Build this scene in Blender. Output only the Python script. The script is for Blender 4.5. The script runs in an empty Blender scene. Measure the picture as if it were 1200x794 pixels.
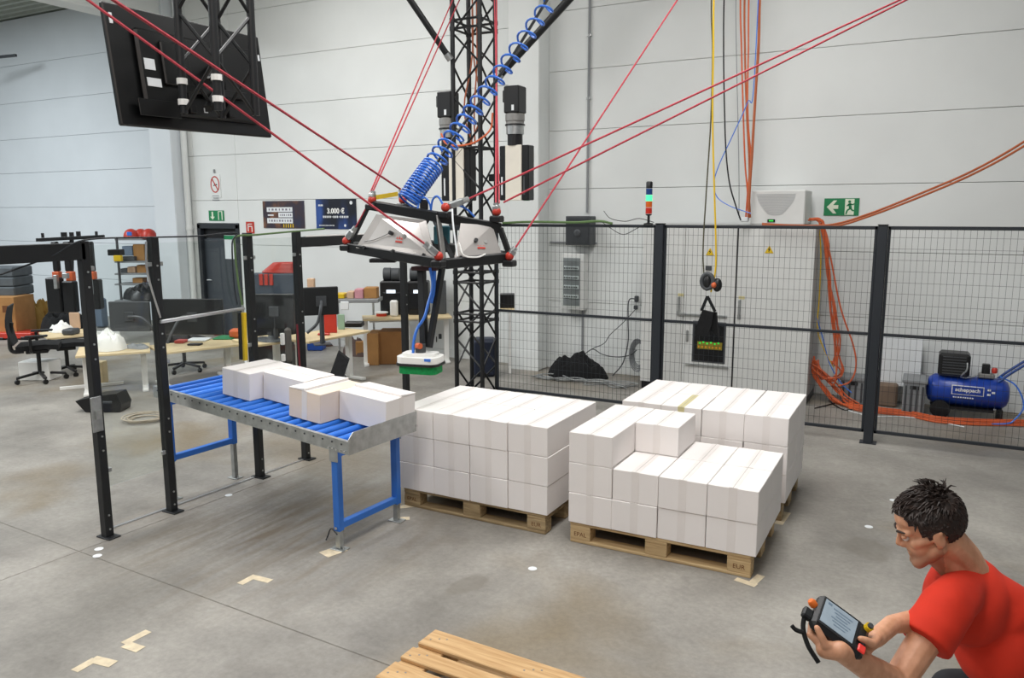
import bpy, bmesh, math, random
from mathutils import Vector, Matrix, Euler, noise
R_ = math.radians
random.seed(7)
scene = bpy.context.scene
COL = scene.collection

# ------------------------------------------------------------------ camera
cam_data = bpy.data.cameras.new('camera')
cam_data.sensor_fit = 'HORIZONTAL'; cam_data.sensor_width = 36.0
cam_data.lens = 27.88; cam_data.clip_start = .05; cam_data.clip_end = 200
cam = bpy.data.objects.new('camera', cam_data); COL.objects.link(cam)
_r = Vector((0.88318474, 0.46902112, -0.00197474)); _u = Vector((-0.0725851, 0.14083768, 0.9873683)); _f = Vector((-0.4633747, 0.87188528, -0.15842964))
cam.matrix_world = Matrix(((_r.x, _u.x, -_f.x, 2.0525), (_r.y, _u.y, -_f.y, -4.6979), (_r.z, _u.z, -_f.z, 2.2141), (0, 0, 0, 1)))
scene.camera = cam

# ------------------------------------------------------------------ world, light, exposure
world = bpy.data.worlds.new('sky'); scene.world = world; world.use_nodes = True
_bg = world.node_tree.nodes['Background']; _bg.inputs[0].default_value = (.80, .90, 1.0, 1); _bg.inputs[1].default_value = .27
def area(name, loc, sx, sy, power, color, rot=(0, 0, 0)):
    l = bpy.data.lights.new(name, 'AREA'); l.shape = 'RECTANGLE'; l.size = sx; l.size_y = sy
    l.energy = power; l.color = color
    o = bpy.data.objects.new(name, l); COL.objects.link(o); o.location = loc; o.rotation_euler = rot
    return o
area('skylight_lamp', (-5.4, -1.2, 6.3), 1.6, 10, 520, (1, .99, .98))
area('skylight_lamp', (.6, -1.6, 6.3), 1.6, 10, 470, (1, .99, .98))
area('skylight_lamp', (6.5, -2.0, 6.3), 1.6, 10, 90, (1, .99, .98))
area('skylight_lamp', (-14.5, -2.5, 6.3), 2.0, 10, 1150, (.90, .96, 1))
area('front_fill', (2.0, -8.5, 5.6), 5, 1.2, 80, (1, .82, .70), (R_(38), 0, 0))  # added fill from behind the camera, lifts and warms the carton fronts
vs = scene.view_settings
vs.view_transform = 'Standard'; vs.look = 'None'; vs.exposure = 0.0; vs.gamma = 1.0
vs.use_curve_mapping = False

# ------------------------------------------------------------------ materials
def lin(h):
    c = [int(h[i:i + 2], 16) / 255 for i in (0, 2, 4)]
    return tuple(x / 12.92 if x <= .04045 else ((x + .055) / 1.055) ** 2.4 for x in c) + (1,)
MAT = {}
def mat(name, hexc, rough=.6, metal=0., var=.06, scale=6., bump=0., emit=None, estr=0., spec=.5, alpha=None, stretch=None):
    if name in MAT: return MAT[name]
    m = bpy.data.materials.new(name); m.use_nodes = True; nt = m.node_tree; N = nt.nodes; L = nt.links
    b = N['Principled BSDF']; c = lin(hexc)
    b.inputs['Roughness'].default_value = rough; b.inputs['Metallic'].default_value = metal
    b.inputs['Specular IOR Level'].default_value = spec
    if var > 0:
        tc = N.new('ShaderNodeTexCoord'); mp = N.new('ShaderNodeMapping'); L.new(tc.outputs['Object'], mp.inputs['Vector'])
        if stretch: mp.inputs['Scale'].default_value = stretch
        nz = N.new('ShaderNodeTexNoise'); nz.inputs['Scale'].default_value = scale; nz.inputs['Detail'].default_value = 5
        L.new(mp.outputs[0], nz.inputs['Vector'])
        rp = N.new('ShaderNodeValToRGB'); L.new(nz.outputs['Fac'], rp.inputs['Fac'])
        rp.color_ramp.elements[0].position = .3; rp.color_ramp.elements[1].position = .7
        rp.color_ramp.elements[0].color = tuple(x * (1 - var * 1.6) for x in c[:3]) + (1,)
        rp.color_ramp.elements[1].color = tuple(min(1, x * (1 + var)) for x in c[:3]) + (1,)
        L.new(rp.outputs[0], b.inputs['Base Color'])
        if bump > 0:
            bp = N.new('ShaderNodeBump'); bp.inputs['Strength'].default_value = bump; bp.inputs['Distance'].default_value = .01
            L.new(nz.outputs['Fac'], bp.inputs['Height']); L.new(bp.outputs[0], b.inputs['Normal'])
    else:
        b.inputs['Base Color'].default_value = c
    if emit:
        b.inputs['Emission Color'].default_value = lin(emit); b.inputs['Emission Strength'].default_value = estr
    if alpha is not None: b.inputs['Alpha'].default_value = alpha
    MAT[name] = m
    return m

# ------------------------------------------------------------------ mesh collector
OFF = {}
class MB:
    def __init__(s): s.v = []; s.f = []
    def add(s, vs_, fs):
        n = len(s.v); s.v += [Vector(v) for v in vs_]; s.f += [tuple(i + n for i in f) for f in fs]; return s
    def box(s, c, size, ch=0., rot=None):
        c = Vector(c); hx, hy, hz = [x / 2 for x in size]
        if ch <= 0:
            vs_ = [Vector((x, y, z)) for x in (-hx, hx) for y in (-hy, hy) for z in (-hz, hz)]
            fs = [(0, 1, 3, 2), (4, 6, 7, 5), (0, 4, 5, 1), (2, 3, 7, 6), (0, 2, 6, 4), (1, 5, 7, 3)]
        else:
            ch = min(ch, hx * .9, hy * .9, hz * .9)
            vs_ = []; idx = {}
            for sx in (-1, 1):
                for sy in (-1, 1):
                    for sz in (-1, 1):
                        for ax in range(3):
                            p = [sx * (hx - ch), sy * (hy - ch), sz * (hz - ch)]
                            p[ax] = (sx * hx, sy * hy, sz * hz)[ax]
                            idx[(sx, sy, sz, ax)] = len(vs_); vs_.append(Vector(p))
            fs = []
            def q(*k): fs.append(tuple(idx[t] for t in k))
            for sg in (-1, 1):
                q((sg, -1, -1, 0), (sg, 1, -1, 0), (sg, 1, 1, 0), (sg, -1, 1, 0))
                q((-1, sg, -1, 1), (1, sg, -1, 1), (1, sg, 1, 1), (-1, sg, 1, 1))
                q((-1, -1, sg, 2), (1, -1, sg, 2), (1, 1, sg, 2), (-1, 1, sg, 2))
            for a in (-1, 1):
                for b in (-1, 1):
                    q((a, b, -1, 0), (a, b, 1, 0), (a, b, 1, 1), (a, b, -1, 1))
                    q((a, -1, b, 0), (a, 1, b, 0), (a, 1, b, 2), (a, -1, b, 2))
                    q((-1, a, b, 1), (1, a, b, 1), (1, a, b, 2), (-1, a, b, 2))
                    for e in (-1, 1): q((a, b, e, 0), (a, b, e, 1), (a, b, e, 2))
        if rot is not None: vs_ = [rot @ v for v in vs_]
        return s.add([v + c for v in vs_], fs)
    def bar(s, p, q, w, h, up=(0, 0, 1), ch=0.):
        p = Vector(p); q = Vector(q); d = q - p; L = d.length; d.normalize(); up = Vector(up)
        if abs(d.dot(up)) > .98: up = Vector((1, 0, 0))
        sx = d.cross(up).normalized(); uz = sx.cross(d).normalized()
        rot = Matrix((sx, d, uz)).transposed()
        return s.box((p + q) / 2, (w, L, h), ch, rot)
    def cyl(s, p, q, r0, r1=None, n=12):
        if r1 is None: r1 = r0
        p = Vector(p); q = Vector(q); d = (q - p).normalized()
        a = d.orthogonal().normalized(); b = d.cross(a)
        vs_ = []
        for c, r in ((p, r0), (q, r1)):
            vs_ += [c + (a * math.cos(t) + b * math.sin(t)) * r for t in [2 * math.pi * i / n for i in range(n)]]
        fs = [(i, (i + 1) % n, n + (i + 1) % n, n + i) for i in range(n)] + [tuple(range(n - 1, -1, -1)), tuple(range(n, 2 * n))]
        return s.add(vs_, fs)
    def lathe(s, prof, c=(0, 0, 0), axis=(0, 0, 1), n=16):
        c = Vector(c); d = Vector(axis).normalized(); a = d.orthogonal().normalized(); b = d.cross(a); m = len(prof); vs_ = []
        for r, z in prof:
            vs_ += [c + d * z + (a * math.cos(t) + b * math.sin(t)) * r for t in [2 * math.pi * i / n for i in range(n)]]
        fs = [(k * n + i, k * n + (i + 1) % n, (k + 1) * n + (i + 1) % n, (k + 1) * n + i) for k in range(m - 1) for i in range(n)]
        fs += [tuple(range(n - 1, -1, -1)), tuple(range((m - 1) * n, m * n))]
        return s.add(vs_, fs)
    def tube(s, pts, r, n=6):
        pts = [Vector(p) for p in pts]; m = len(pts); T = []
        for i in range(m):
            T.append((pts[min(i + 1, m - 1)] - pts[max(i - 1, 0)]).normalized())
        a = T[0].orthogonal().normalized(); vs_ = []
        for i in range(m):
            a = (a - T[i] * a.dot(T[i]))
            a = a.normalized() if a.length > 1e-6 else T[i].orthogonal().normalized()
            b = T[i].cross(a); rr = r[i] if isinstance(r, (list, tuple)) else r
            vs_ += [pts[i] + (a * math.cos(t) + b * math.sin(t)) * rr for t in [2 * math.pi * k / n for k in range(n)]]
        fs = [(k * n + i, k * n + (i + 1) % n, (k + 1) * n + (i + 1) % n, (k + 1) * n + i) for k in range(m - 1) for i in range(n)]
        fs += [tuple(range(n - 1, -1, -1)), tuple(range((m - 1) * n, m * n))]
        return s.add(vs_, fs)
    def prism(s, poly, vec):
        poly = [Vector(p) for p in poly]; vec = Vector(vec); n = len(poly)
        fs = [tuple(range(n - 1, -1, -1)), tuple(range(n, 2 * n))] + [(i, (i + 1) % n, n + (i + 1) % n, n + i) for i in range(n)]
        return s.add(poly + [p + vec for p in poly], fs)
    def ball(s, c, r, n=14, m=9, rot=None):
        c = Vector(c); r = Vector(r) if not isinstance(r, (int, float)) else Vector((r, r, r))
        vs_ = [Vector((0, 0, -r.z))]
        for j in range(1, m):
            ph = -math.pi / 2 + math.pi * j / m
            vs_ += [Vector((r.x * math.cos(ph) * math.cos(t), r.y * math.cos(ph) * math.sin(t), r.z * math.sin(ph))) for t in [2 * math.pi * i / n for i in range(n)]]
        vs_.append(Vector((0, 0, r.z)))
        fs = [(0, 1 + (i + 1) % n, 1 + i) for i in range(n)]
        for j in range(m - 2):
            o = 1 + j * n
            fs += [(o + i, o + (i + 1) % n, o + n + (i + 1) % n, o + n + i) for i in range(n)]
        o = 1 + (m - 2) * n; t = len(vs_) - 1
        fs += [(o + i, o + (i + 1) % n, t) for i in range(n)]
        if rot is not None: vs_ = [rot @ v for v in vs_]
        return s.add([v + c for v in vs_], fs)
    def caps(s, p, q, r0, r1, n=12):
        """tapered capsule"""
        p = Vector(p); q = Vector(q); d = q - p; L = d.length
        if L < 1e-5: return s.ball(p, r0, n)
        prof = []
        for k in range(5):
            t = -math.pi / 2 + math.pi / 2 * k / 4.0
            prof.append((max(r0 * math.cos(t), 1e-4), r0 * math.sin(t)))
        for k in range(5):
            t = math.pi / 2 * k / 4.0
            prof.append((max(r1 * math.cos(t), 1e-4), L + r1 * math.sin(t)))
        return s.lathe(prof, p, d, n)
    def mesh(s, name, off=None):
        me = bpy.data.meshes.new(name)
        vs_ = s.v if off is None else [v - off for v in s.v]
        me.from_pydata(vs_, [], s.f); me.validate()
        bm = bmesh.new(); bm.from_mesh(me); bmesh.ops.recalc_face_normals(bm, faces=bm.faces); bm.to_mesh(me); bm.free()
        return me
    def build(s, name, m, parent=None, smooth=False, label=None):
        off = OFF.get(parent.name) if parent is not None else None
        me = s.mesh(name, off); me.materials.append(m)
        if smooth:
            me.shade_smooth(); me.set_sharp_from_angle(angle=R_(40))
        return link(name, me, parent, label)
def link(name, me, parent=None, label=None):
    o = bpy.data.objects.new(name, me); COL.objects.link(o)
    if parent is not None:
        o.parent = parent
        if parent.name in OFF: OFF[o.name] = OFF[parent.name]
    if label: o['label'] = label
    return o
def tag(o, label, cat, group=None, kind=None):
    if label: o['label'] = label
    if cat: o['category'] = cat
    if group: o['group'] = group
    if kind: o['kind'] = kind
    return o
def thing(name, label, cat, loc=(0, 0, 0), group=None):
    o = bpy.data.objects.new(name, None); COL.objects.link(o); o.location = loc; o.empty_display_size = .1
    OFF[o.name] = Vector(loc)
    return tag(o, label, cat, group)
def struct(o, label=None): return tag(o, label, None, None, 'structure')
def copy_tree(o, parent=None):
    c = o.copy(); COL.objects.link(c)
    for k in ('label',):
        if parent is None and k in c: del c[k]
    if parent is not None: c.parent = parent
    for ch in CH.get(o.name, [x for x in o.children]): copy_tree(ch, c)
    return c
CH = {}
def spline(pts, k=8):
    pts = [Vector(p) for p in pts]; out = []
    P = [pts[0] * 2 - pts[1]] + pts + [pts[-1] * 2 - pts[-2]]
    for i in range(1, len(P) - 2):
        a, b, c, d = P[i - 1:i + 3]
        for t in [j / k for j in range(k)]:
            out.append(.5 * ((2 * b) + (c - a) * t + (2 * a - 5 * b + 4 * c - d) * t * t + (3 * b - a - 3 * c + d) * t ** 3))
    out.append(pts[-1]); return out
def text(name, body, size, m, parent, origin, xdir, zdir, ext=.001, align='CENTER', label=None, bold=0., loc_off=None):
    """flat raised lettering turned into a mesh"""
    cu = bpy.data.curves.new(name, 'FONT'); cu.body = body; cu.size = size; cu.extrude = ext; cu.offset = bold
    cu.align_x = align; cu.align_y = 'CENTER'; cu.resolution_u = 3
    tmp = bpy.data.objects.new('tmp', cu); COL.objects.link(tmp)
    dg = bpy.context.evaluated_depsgraph_get()
    me = bpy.data.meshes.new_from_object(tmp.evaluated_get(dg)); bpy.data.objects.remove(tmp)
    x = Vector(xdir).normalized(); z = Vector(zdir).normalized(); y = x.cross(z) * -1; y = z; nrm = x.cross(y)
    off = OFF.get(parent.name, Vector()) if parent is not None else Vector()
    mt = Matrix.Translation(Vector(origin) - off) @ Matrix((x, y, nrm)).transposed().to_4x4()
    me.transform(mt); me.materials.clear(); me.materials.append(m); me.name = name
    return link(name, me, parent, label)
RZ = lambda a: Matrix.Rotation(a, 3, 'Z')
CAMROT = RZ(R_(27.99))     # the hall's loose furniture is turned about like this

# materials
def concrete_floor():
    m = bpy.data.materials.new('floor_concrete'); m.use_nodes = True; nt = m.node_tree; N = nt.nodes; L = nt.links
    b = N['Principled BSDF']
    geo = N.new('ShaderNodeNewGeometry')
    def nz(scale, det, rough=.55, dist=0.):
        n = N.new('ShaderNodeTexNoise'); n.inputs['Scale'].default_value = scale; n.inputs['Detail'].default_value = det
        n.inputs['Roughness'].default_value = rough; n.inputs['Distortion'].default_value = dist
        L.new(geo.outputs['Position'], n.inputs['Vector']); return n
    def ramp(n, p0, c0, p1, c1):
        r = N.new('ShaderNodeValToRGB'); L.new(n.outputs['Fac'], r.inputs['Fac'])
        r.color_ramp.elements[0].position = p0; r.color_ramp.elements[0].color = c0
        r.color_ramp.elements[1].position = p1; r.color_ramp.elements[1].color = c1; return r
    def mix(f, a, c, mode='MIX'):
        x = N.new('ShaderNodeMix'); x.data_type = 'RGBA'; x.blend_type = mode
        if isinstance(f, float): x.inputs[0].default_value = f
        else: L.new(f, x.inputs[0])
        L.new(a, x.inputs[6])
        if isinstance(c, tuple): x.inputs[7].default_value = c
        else: L.new(c, x.inputs[7])
        return x.outputs[2]
    base = ramp(nz(.9, 8, .62), .32, lin('77736d'), .68, lin('a7a39b')).outputs[0]
    st = ramp(nz(.55, 4, .5, .6), .53, (0, 0, 0, 1), .72, (1, 1, 1, 1)).outputs[0]
    c = mix(st, base, lin('85775f'))
    fine = ramp(nz(28, 6, .7), .3, (.80, .80, .80, 1), .7, (1.08, 1.08, 1.08, 1)).outputs[0]
    c = mix(1., c, fine, 'MULTIPLY')
    dk = ramp(nz(3.1, 3, .5, .3), .66, (0, 0, 0, 1), .74, (1, 1, 1, 1)).outputs[0]
    sc = N.new('ShaderNodeMath'); sc.operation = 'MULTIPLY'; sc.inputs[1].default_value = .35; L.new(dk, sc.inputs[0])
    c = mix(sc.outputs[0], c, lin('6a655d'))
    # rubbed brown wear in front of the posts, streaked along the traffic
    vd = N.new('ShaderNodeVectorMath'); vd.operation = 'DISTANCE'; vd.inputs[1].default_value = (-1.95, -.75, 0); L.new(geo.outputs['Position'], vd.inputs[0])
    mr = N.new('ShaderNodeMapRange'); mr.inputs[1].default_value = 1.5; mr.inputs[2].default_value = .3; L.new(vd.outputs['Value'], mr.inputs[0])
    mp = N.new('ShaderNodeMapping'); mp.inputs['Scale'].default_value = (7, .7, 1); mp.inputs['Rotation'].default_value = (0, 0, .04); L.new(geo.outputs['Position'], mp.inputs['Vector'])
    ns = nz(1.6, 6, .6, .4); L.new(mp.outputs[0], ns.inputs['Vector'])
    sr = ramp(ns, .42, (0, 0, 0, 1), .66, (1, 1, 1, 1)).outputs[0]
    mm = N.new('ShaderNodeMath'); mm.operation = 'MULTIPLY'; L.new(sr, mm.inputs[0]); L.new(mr.outputs[0], mm.inputs[1])
    m3 = N.new('ShaderNodeMath'); m3.operation = 'MULTIPLY'; m3.inputs[1].default_value = .8; L.new(mm.outputs[0], m3.inputs[0])
    c = mix(m3.outputs[0], c, lin('6f6250'))
    # two old damp stains
    for (sx_, sy_, rot, kx, ky) in ((-.29, -.87, 1.33, 5.0, 10.0), (1.79, .80, .49, 5.0, 4.5)):
        mq = N.new('ShaderNodeMapping'); mq.vector_type = 'TEXTURE'; mq.inputs['Location'].default_value = (sx_, sy_, 0); mq.inputs['Rotation'].default_value = (0, 0, rot); mq.inputs['Scale'].default_value = (1 / kx, 1 / ky, 1)
        L.new(geo.outputs['Position'], mq.inputs['Vector'])
        ln = N.new('ShaderNodeVectorMath'); ln.operation = 'LENGTH'; L.new(mq.outputs[0], ln.inputs[0])
        n3 = nz(5, 4); ad = N.new('ShaderNodeMath'); ad.operation = 'MULTIPLY_ADD'; ad.inputs[1].default_value = 1.1; L.new(n3.outputs['Fac'], ad.inputs[0]); L.new(ln.outputs['Value'], ad.inputs[2])
        mr2 = N.new('ShaderNodeMapRange'); mr2.inputs[1].default_value = 1.5; mr2.inputs[2].default_value = 1.25; mr2.inputs[3].default_value = 0.; mr2.inputs[4].default_value = .45; L.new(ad.outputs[0], mr2.inputs[0])
        c = mix(mr2.outputs[0], c, lin('6d675d'))
    L.new(c, b.inputs['Base Color'])
    rr = ramp(nz(1.7, 6), .3, (.36,) * 3 + (1,), .7, (.62,) * 3 + (1,)); L.new(rr.outputs[0], b.inputs['Roughness'])
    bp = N.new('ShaderNodeBump'); bp.inputs['Strength'].default_value = .08; bp.inputs['Distance'].default_value = .004
    n2 = nz(60, 4); L.new(n2.outputs['Fac'], bp.inputs['Height']); L.new(bp.outputs[0], b.inputs['Normal'])
    return m
def wood_mat(name, h0, h1, scale=(1.2, 14, 14)):
    m = bpy.data.materials.new(name); m.use_nodes = True; nt = m.node_tree; N = nt.nodes; L = nt.links; b = N['Principled BSDF']
    tc = N.new('ShaderNodeTexCoord'); mp = N.new('ShaderNodeMapping'); mp.inputs['Scale'].default_value = scale
    oi = N.new('ShaderNodeObjectInfo'); ad = N.new('ShaderNodeVectorMath'); ad.operation = 'ADD'
    cx = N.new('ShaderNodeCombineXYZ'); ml = N.new('ShaderNodeMath'); ml.operation = 'MULTIPLY'; ml.inputs[1].default_value = 37.
    L.new(oi.outputs['Random'], ml.inputs[0])
    for i in range(3): L.new(ml.outputs[0], cx.inputs[i])
    L.new(tc.outputs['Object'], ad.inputs[0]); L.new(cx.outputs[0], ad.inputs[1]); L.new(ad.outputs[0], mp.inputs['Vector'])
    n = N.new('ShaderNodeTexNoise'); n.inputs['Scale'].default_value = 3; n.inputs['Detail'].default_value = 6; n.inputs['Distortion'].default_value = .5
    L.new(mp.outputs[0], n.inputs['Vector'])
    r = N.new('ShaderNodeValToRGB'); L.new(n.outputs['Fac'], r.inputs['Fac'])
    r.color_ramp.elements[0].position = .3; r.color_ramp.elements[0].color = lin(h0)
    r.color_ramp.elements[1].position = .7; r.color_ramp.elements[1].color = lin(h1)
    L.new(r.outputs[0], b.inputs['Base Color']); b.inputs['Roughness'].default_value = .7
    bp = N.new('ShaderNodeBump'); bp.inputs['Strength'].default_value = .2; bp.inputs['Distance'].default_value = .004
    L.new(n.outputs['Fac'], bp.inputs['Height']); L.new(bp.outputs[0], b.inputs['Normal'])
    MAT[name] = m; return m
def clear_mat(name, hexc, amount, rough=.05):
    m = bpy.data.materials.new(name); m.use_nodes = True; nt = m.node_tree; N = nt.nodes; L = nt.links
    for n in list(N): N.remove(n)
    out = N.new('ShaderNodeOutputMaterial'); mx = N.new('ShaderNodeMixShader'); t = N.new('ShaderNodeBsdfTransparent'); g = N.new('ShaderNodeBsdfGlossy')
    t.inputs[0].default_value = lin(hexc); g.inputs['Roughness'].default_value = rough; g.inputs[0].default_value = (.9, .9, .9, 1)
    fr = N.new('ShaderNodeFresnel'); fr.inputs[0].default_value = 1.3
    ml = N.new('ShaderNodeMath'); ml.operation = 'MULTIPLY'; ml.inputs[1].default_value = amount
    L.new(fr.outputs[0], ml.inputs[0]); L.new(ml.outputs[0], mx.inputs[0]); L.new(t.outputs[0], mx.inputs[1]); L.new(g.outputs[0], mx.inputs[2])
    L.new(mx.outputs[0], out.inputs[0]); MAT[name] = m; return m
FLOOR = concrete_floor()
M = {}
M['wall'] = mat('wall_paint', 'e0e3e1', .75, var=.035, scale=.9)
M['wall_daylit'] = mat('wall_paint_daylit', 'd6dce0', .75, var=.03, scale=.9)  # the wall paint again, with the bluish daylight at left put into its colour
M['joint'] = mat('joint_filler', 'b0b2af', .9, var=.05)
M['darkjoint'] = mat('floor_joint', '6f6a60', .9, var=.1)
M['black'] = mat('black_powder_coat', '17191b', .45, var=.08)
M['blackpl'] = mat('black_plastic', '111214', .4, var=.06)
M['blackcl'] = mat('black_cloth', '101113', .95, var=.3, scale=30, bump=.4)
M['fence'] = mat('anthracite_coat', '23282e', .5, var=.05)
M['zinc'] = mat('galvanised_steel', 'b9bcbb', .38, .85, var=.12, scale=18)
M['alu'] = mat('aluminium', 'c9cacc', .3, .9, var=.05)
M['chrome'] = mat('bright_steel', 'dcdcdc', .18, 1., var=0)
M['blue'] = mat('blue_powder_coat', '2f6fc6', .42, var=.05)
M['roller'] = mat('blue_roller_plastic', '2f78dc', .35, var=.04)
M['carton'] = mat('white_carton', 'f0ebe8', .8, var=.015, scale=3)
M['tape'] = mat('packing_tape', 'ebe5e1', .65, var=.03)
M['ytape'] = mat('yellow_tape', 'd6cc9a', .4, var=.03)
M['ftape'] = mat('masking_tape', 'd8c9ac', .8, var=.12, scale=20)
WOOD = wood_mat('pallet_wood', 'a88a60', 'cdb286'); WOOD2 = wood_mat('pallet_wood_dark', '85704f', 'b79f78')
WOODF = wood_mat('fresh_pallet_wood', 'b38b5a', 'd4b182')
M['burn'] = mat('burnt_mark', '6a3f1c', .8, var=0)
M['rope'] = mat('red_rope', 'b9404c', .7, var=.12, scale=60)
M['coil'] = mat('blue_hose', '3f78d8', .3, var=0)
M['cream'] = mat('cream_housing', 'e4ded0', .5, var=.03)
M['gear'] = mat('cast_grey', '8f8e8b', .45, .5, var=.1)
M['silver'] = mat('brushed_plate', 'd8d3cf', .25, .6, var=.03)
M['red'] = mat('red_paint', 'c0392b', .4, var=.05)
M['orange'] = mat('orange_cable', 'cf6338', .5, var=.05)
M['orangebr'] = mat('orange_brown_cable', 'b2603a', .55, var=.06)
M['yellow'] = mat('yellow_paint', 'e0bb1c', .45, var=.04)
M['green'] = mat('green_foam', '0f8f4a', .9, var=.15, scale=40)
M['greens'] = mat('sign_green', '157f4d', .5, var=0)
M['white'] = mat('white_paint', 'eeeeea', .5, var=.02)
M['signw'] = mat('sign_pale', 'dfe8d2', .5, var=0)
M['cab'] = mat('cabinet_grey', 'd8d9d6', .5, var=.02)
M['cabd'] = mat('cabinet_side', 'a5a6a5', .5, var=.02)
M['grey'] = mat('mid_grey', '8a8d8f', .6, var=.06)
M['dgrey'] = mat('dark_grey', '45484b', .55, var=.08)
M['cardb'] = mat('brown_cardboard', 'a87b48', .85, var=.08)
M['desk'] = mat('desk_laminate', 'd9c49a', .5, var=.05)
M['screen'] = mat('dark_screen', '15171a', .25, var=0)
M['notice'] = mat('paper', 'e4e8ea', .7, var=.02)
CLEAR = clear_mat('clear_sheet', 'fafcfb', .7)

# ================================================================== THE HALL
# floor: cast slabs with recessed joints
fb = MB().box((-2, 2, -.034), (44, 40, .06)).build('floor', M['darkjoint']); struct(fb, 'joint filler between the concrete slabs')
A0 = R_(-2.8); ox, oy = -2.815, -1.66
ca, sa = math.cos(A0), math.sin(A0)
slabs = []
for i in range(-4, 4):
    for j in range(-3, 3):
        x0, x1 = ox + i * 5.6, ox + (i + 1) * 5.6; y0, y1 = oy + j * 5.2, oy + (j + 1) * 5.2
        c = Vector(((x0 + x1) / 2 - ox, (y0 + y1) / 2 - oy, 0)); c = Vector((ox + c.x * ca - c.y * sa, oy + c.x * sa + c.y * ca, -.015))
        MB().box(c, (5.6 - .006, 5.2 - .006, .03), .002, RZ(A0)).build('concrete_slab', FLOOR, fb)

def panel_wall(name, xs, zs, y, m, skip=None, label=None):
    w = MB().box(((xs[0] + xs[-1]) / 2, y + .16, (zs[0] + zs[-1]) / 2), (xs[-1] - xs[0], .1, zs[-1] - zs[0])) if skip is None else MB()
    if skip:
        sx0, sx1, sz = skip
        w.box(((xs[0] + sx0) / 2, y + .16, zs[-1] / 2), (sx0 - xs[0], .1, zs[-1])); w.box(((sx1 + xs[-1]) / 2, y + .16, zs[-1] / 2), (xs[-1] - sx1, .1, zs[-1]))
        w.box(((sx0 + sx1) / 2, y + .16, (sz + zs[-1]) / 2), (sx1 - sx0, .1, zs[-1] - sz))
    o = struct(w.build(name, M['joint']), label)
    for a, b in zip(xs[:-1], xs[1:]):
        for c, d in zip(zs[:-1], zs[1:]):
            if skip and a < skip[1] - .01 and b > skip[0] + .01:
                if d <= skip[2] + .01:
                    continue
                if c < skip[2]:
                    c = skip[2]
            g = .0025
            MB().box(((a + b) / 2, y + .055, (c + d) / 2), (b - a - 2 * g, .11, d - c - 2 * g), .004).build('wall_panel', m, o)
    return o
panel_wall('wall_back', [-2.76, 1.9 + 1.2, 8.6, 14], [0, .2, .97, 1.74, 2.52, 3.30, 4.08, 4.85, 5.63, 6.4], 5.45, M['wall'])
panel_wall('wall_center', [-9.97, -9.79, -8.75, -3.23], [0, .12, .88, 1.65, 2.42, 3.2, 3.96, 4.72, 5.5, 6.4], 5.45, M['wall'], skip=(-9.79, -8.75, 2.02))
panel_wall('wall_left', [-24, -17.6, -10.53], [0, .05, .81, 1.57, 2.33, 3.09, 3.83, 4.61, 5.4, 6.35], 6.2, M['wall_daylit'])
o = struct(MB().box((-10.25, 5.72, 3.2), (.56, 1.16, 6.4), .012).build('trim_1', M['wall_daylit']), 'square concrete pillar beside the dark door')
o = struct(MB().box((-2.995, 5.32, 3.2), (.47, .36, 6.4), .012).build('trim_2', M['wall']), 'square concrete pillar behind the black truss mast')
MB().box((-2.995, 5.137, .14), (.472, .008, .28)).build('base_strip', M['wall'], o)
# roof
ce = MB()
prof = []
x = -24.0
for k in range(96):
    yy = -14.4 + k * .22
    prof += [(yy, 6.36), (yy + .08, 6.36), (yy + .11, 6.42), (yy + .19, 6.42)]
poly = [(-24, y_, z_) for y_, z_ in prof] + [(-24, prof[-1][0], 6.5), (-24, prof[0][0], 6.5)]
ce.prism(poly, (38, 0, 0))
struct(ce.build('ceiling', mat('roof_deck', '9aa097', .6, var=.04)), 'trapezoidal steel roof deck')
for n_, bx_, zb in (('trim_3', -10.25, 5.42), ('trim_4', -2.995, 5.6), ('trim_5', 5.3, 5.6)):
    struct(MB().box((bx_, -4.5, (zb + 6.36) / 2), (.42, 19.8, 6.36 - zb), .02).build(n_, M['wall']), 'concrete roof beam')
# steel tie rod under the left roof
# door
d1 = MB()
for xx in (-9.75, -8.79): d1.box((xx, 5.5, 1.0), (.08, .14, 2.0), .006)
d1.box((-9.27, 5.5, 1.97), (1.04, .14, .09), .006)
dd = struct(d1.build('door_1', M['fence']), 'dark grey fire door with a notice behind the clear panels')
MB().box((-9.27, 5.54, 1.84), (.88, .05, .17), .004).build('transom_panel', M['blackpl'], dd)
MB().box((-9.27, 5.53, .875), (.88, .05, 1.73), .006).build('door_leaf', mat('door_grey', '3a4047', .5), dd)
MB().box((-9.05, 5.50, 1.6), (.27, .006, .42)).build('notice', M['notice'], dd)
MB().box((-9.05, 5.496, 1.77), (.27, .004, .07)).build('notice_header', M['greens'], dd)
MB().cyl((-9.62, 5.44, 1.0), (-9.5, 5.44, 1.0), .012).cyl((-9.62, 5.51, 1.0), (-9.62, 5.44, 1.0), .01).build('door_handle', M['alu'], dd)
t = tag(MB().cyl((-9.9, 5.36, 0), (-9.9, 5.36, 6.3), .055, n=14).build('drain_pipe', M['wall'], None, True), 'white drain pipe beside the left pillar', 'pipe')
for z_ in (1.9, 4.2): MB().cyl((-9.9, 5.36, z_), (-9.9, 5.36, z_ + .07), .066, n=14).build('pipe_collar', M['wall'], t, True)
# fine gap lines: steel rail at the roof edge
tag(MB().bar((-16.2, 5.2, 5.35), (-15.0, 5.6, 5.42), .05, .05).build('roof_rail', M['fence']), 'short dark steel rail below the roof at far upper left', 'rail')

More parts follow.
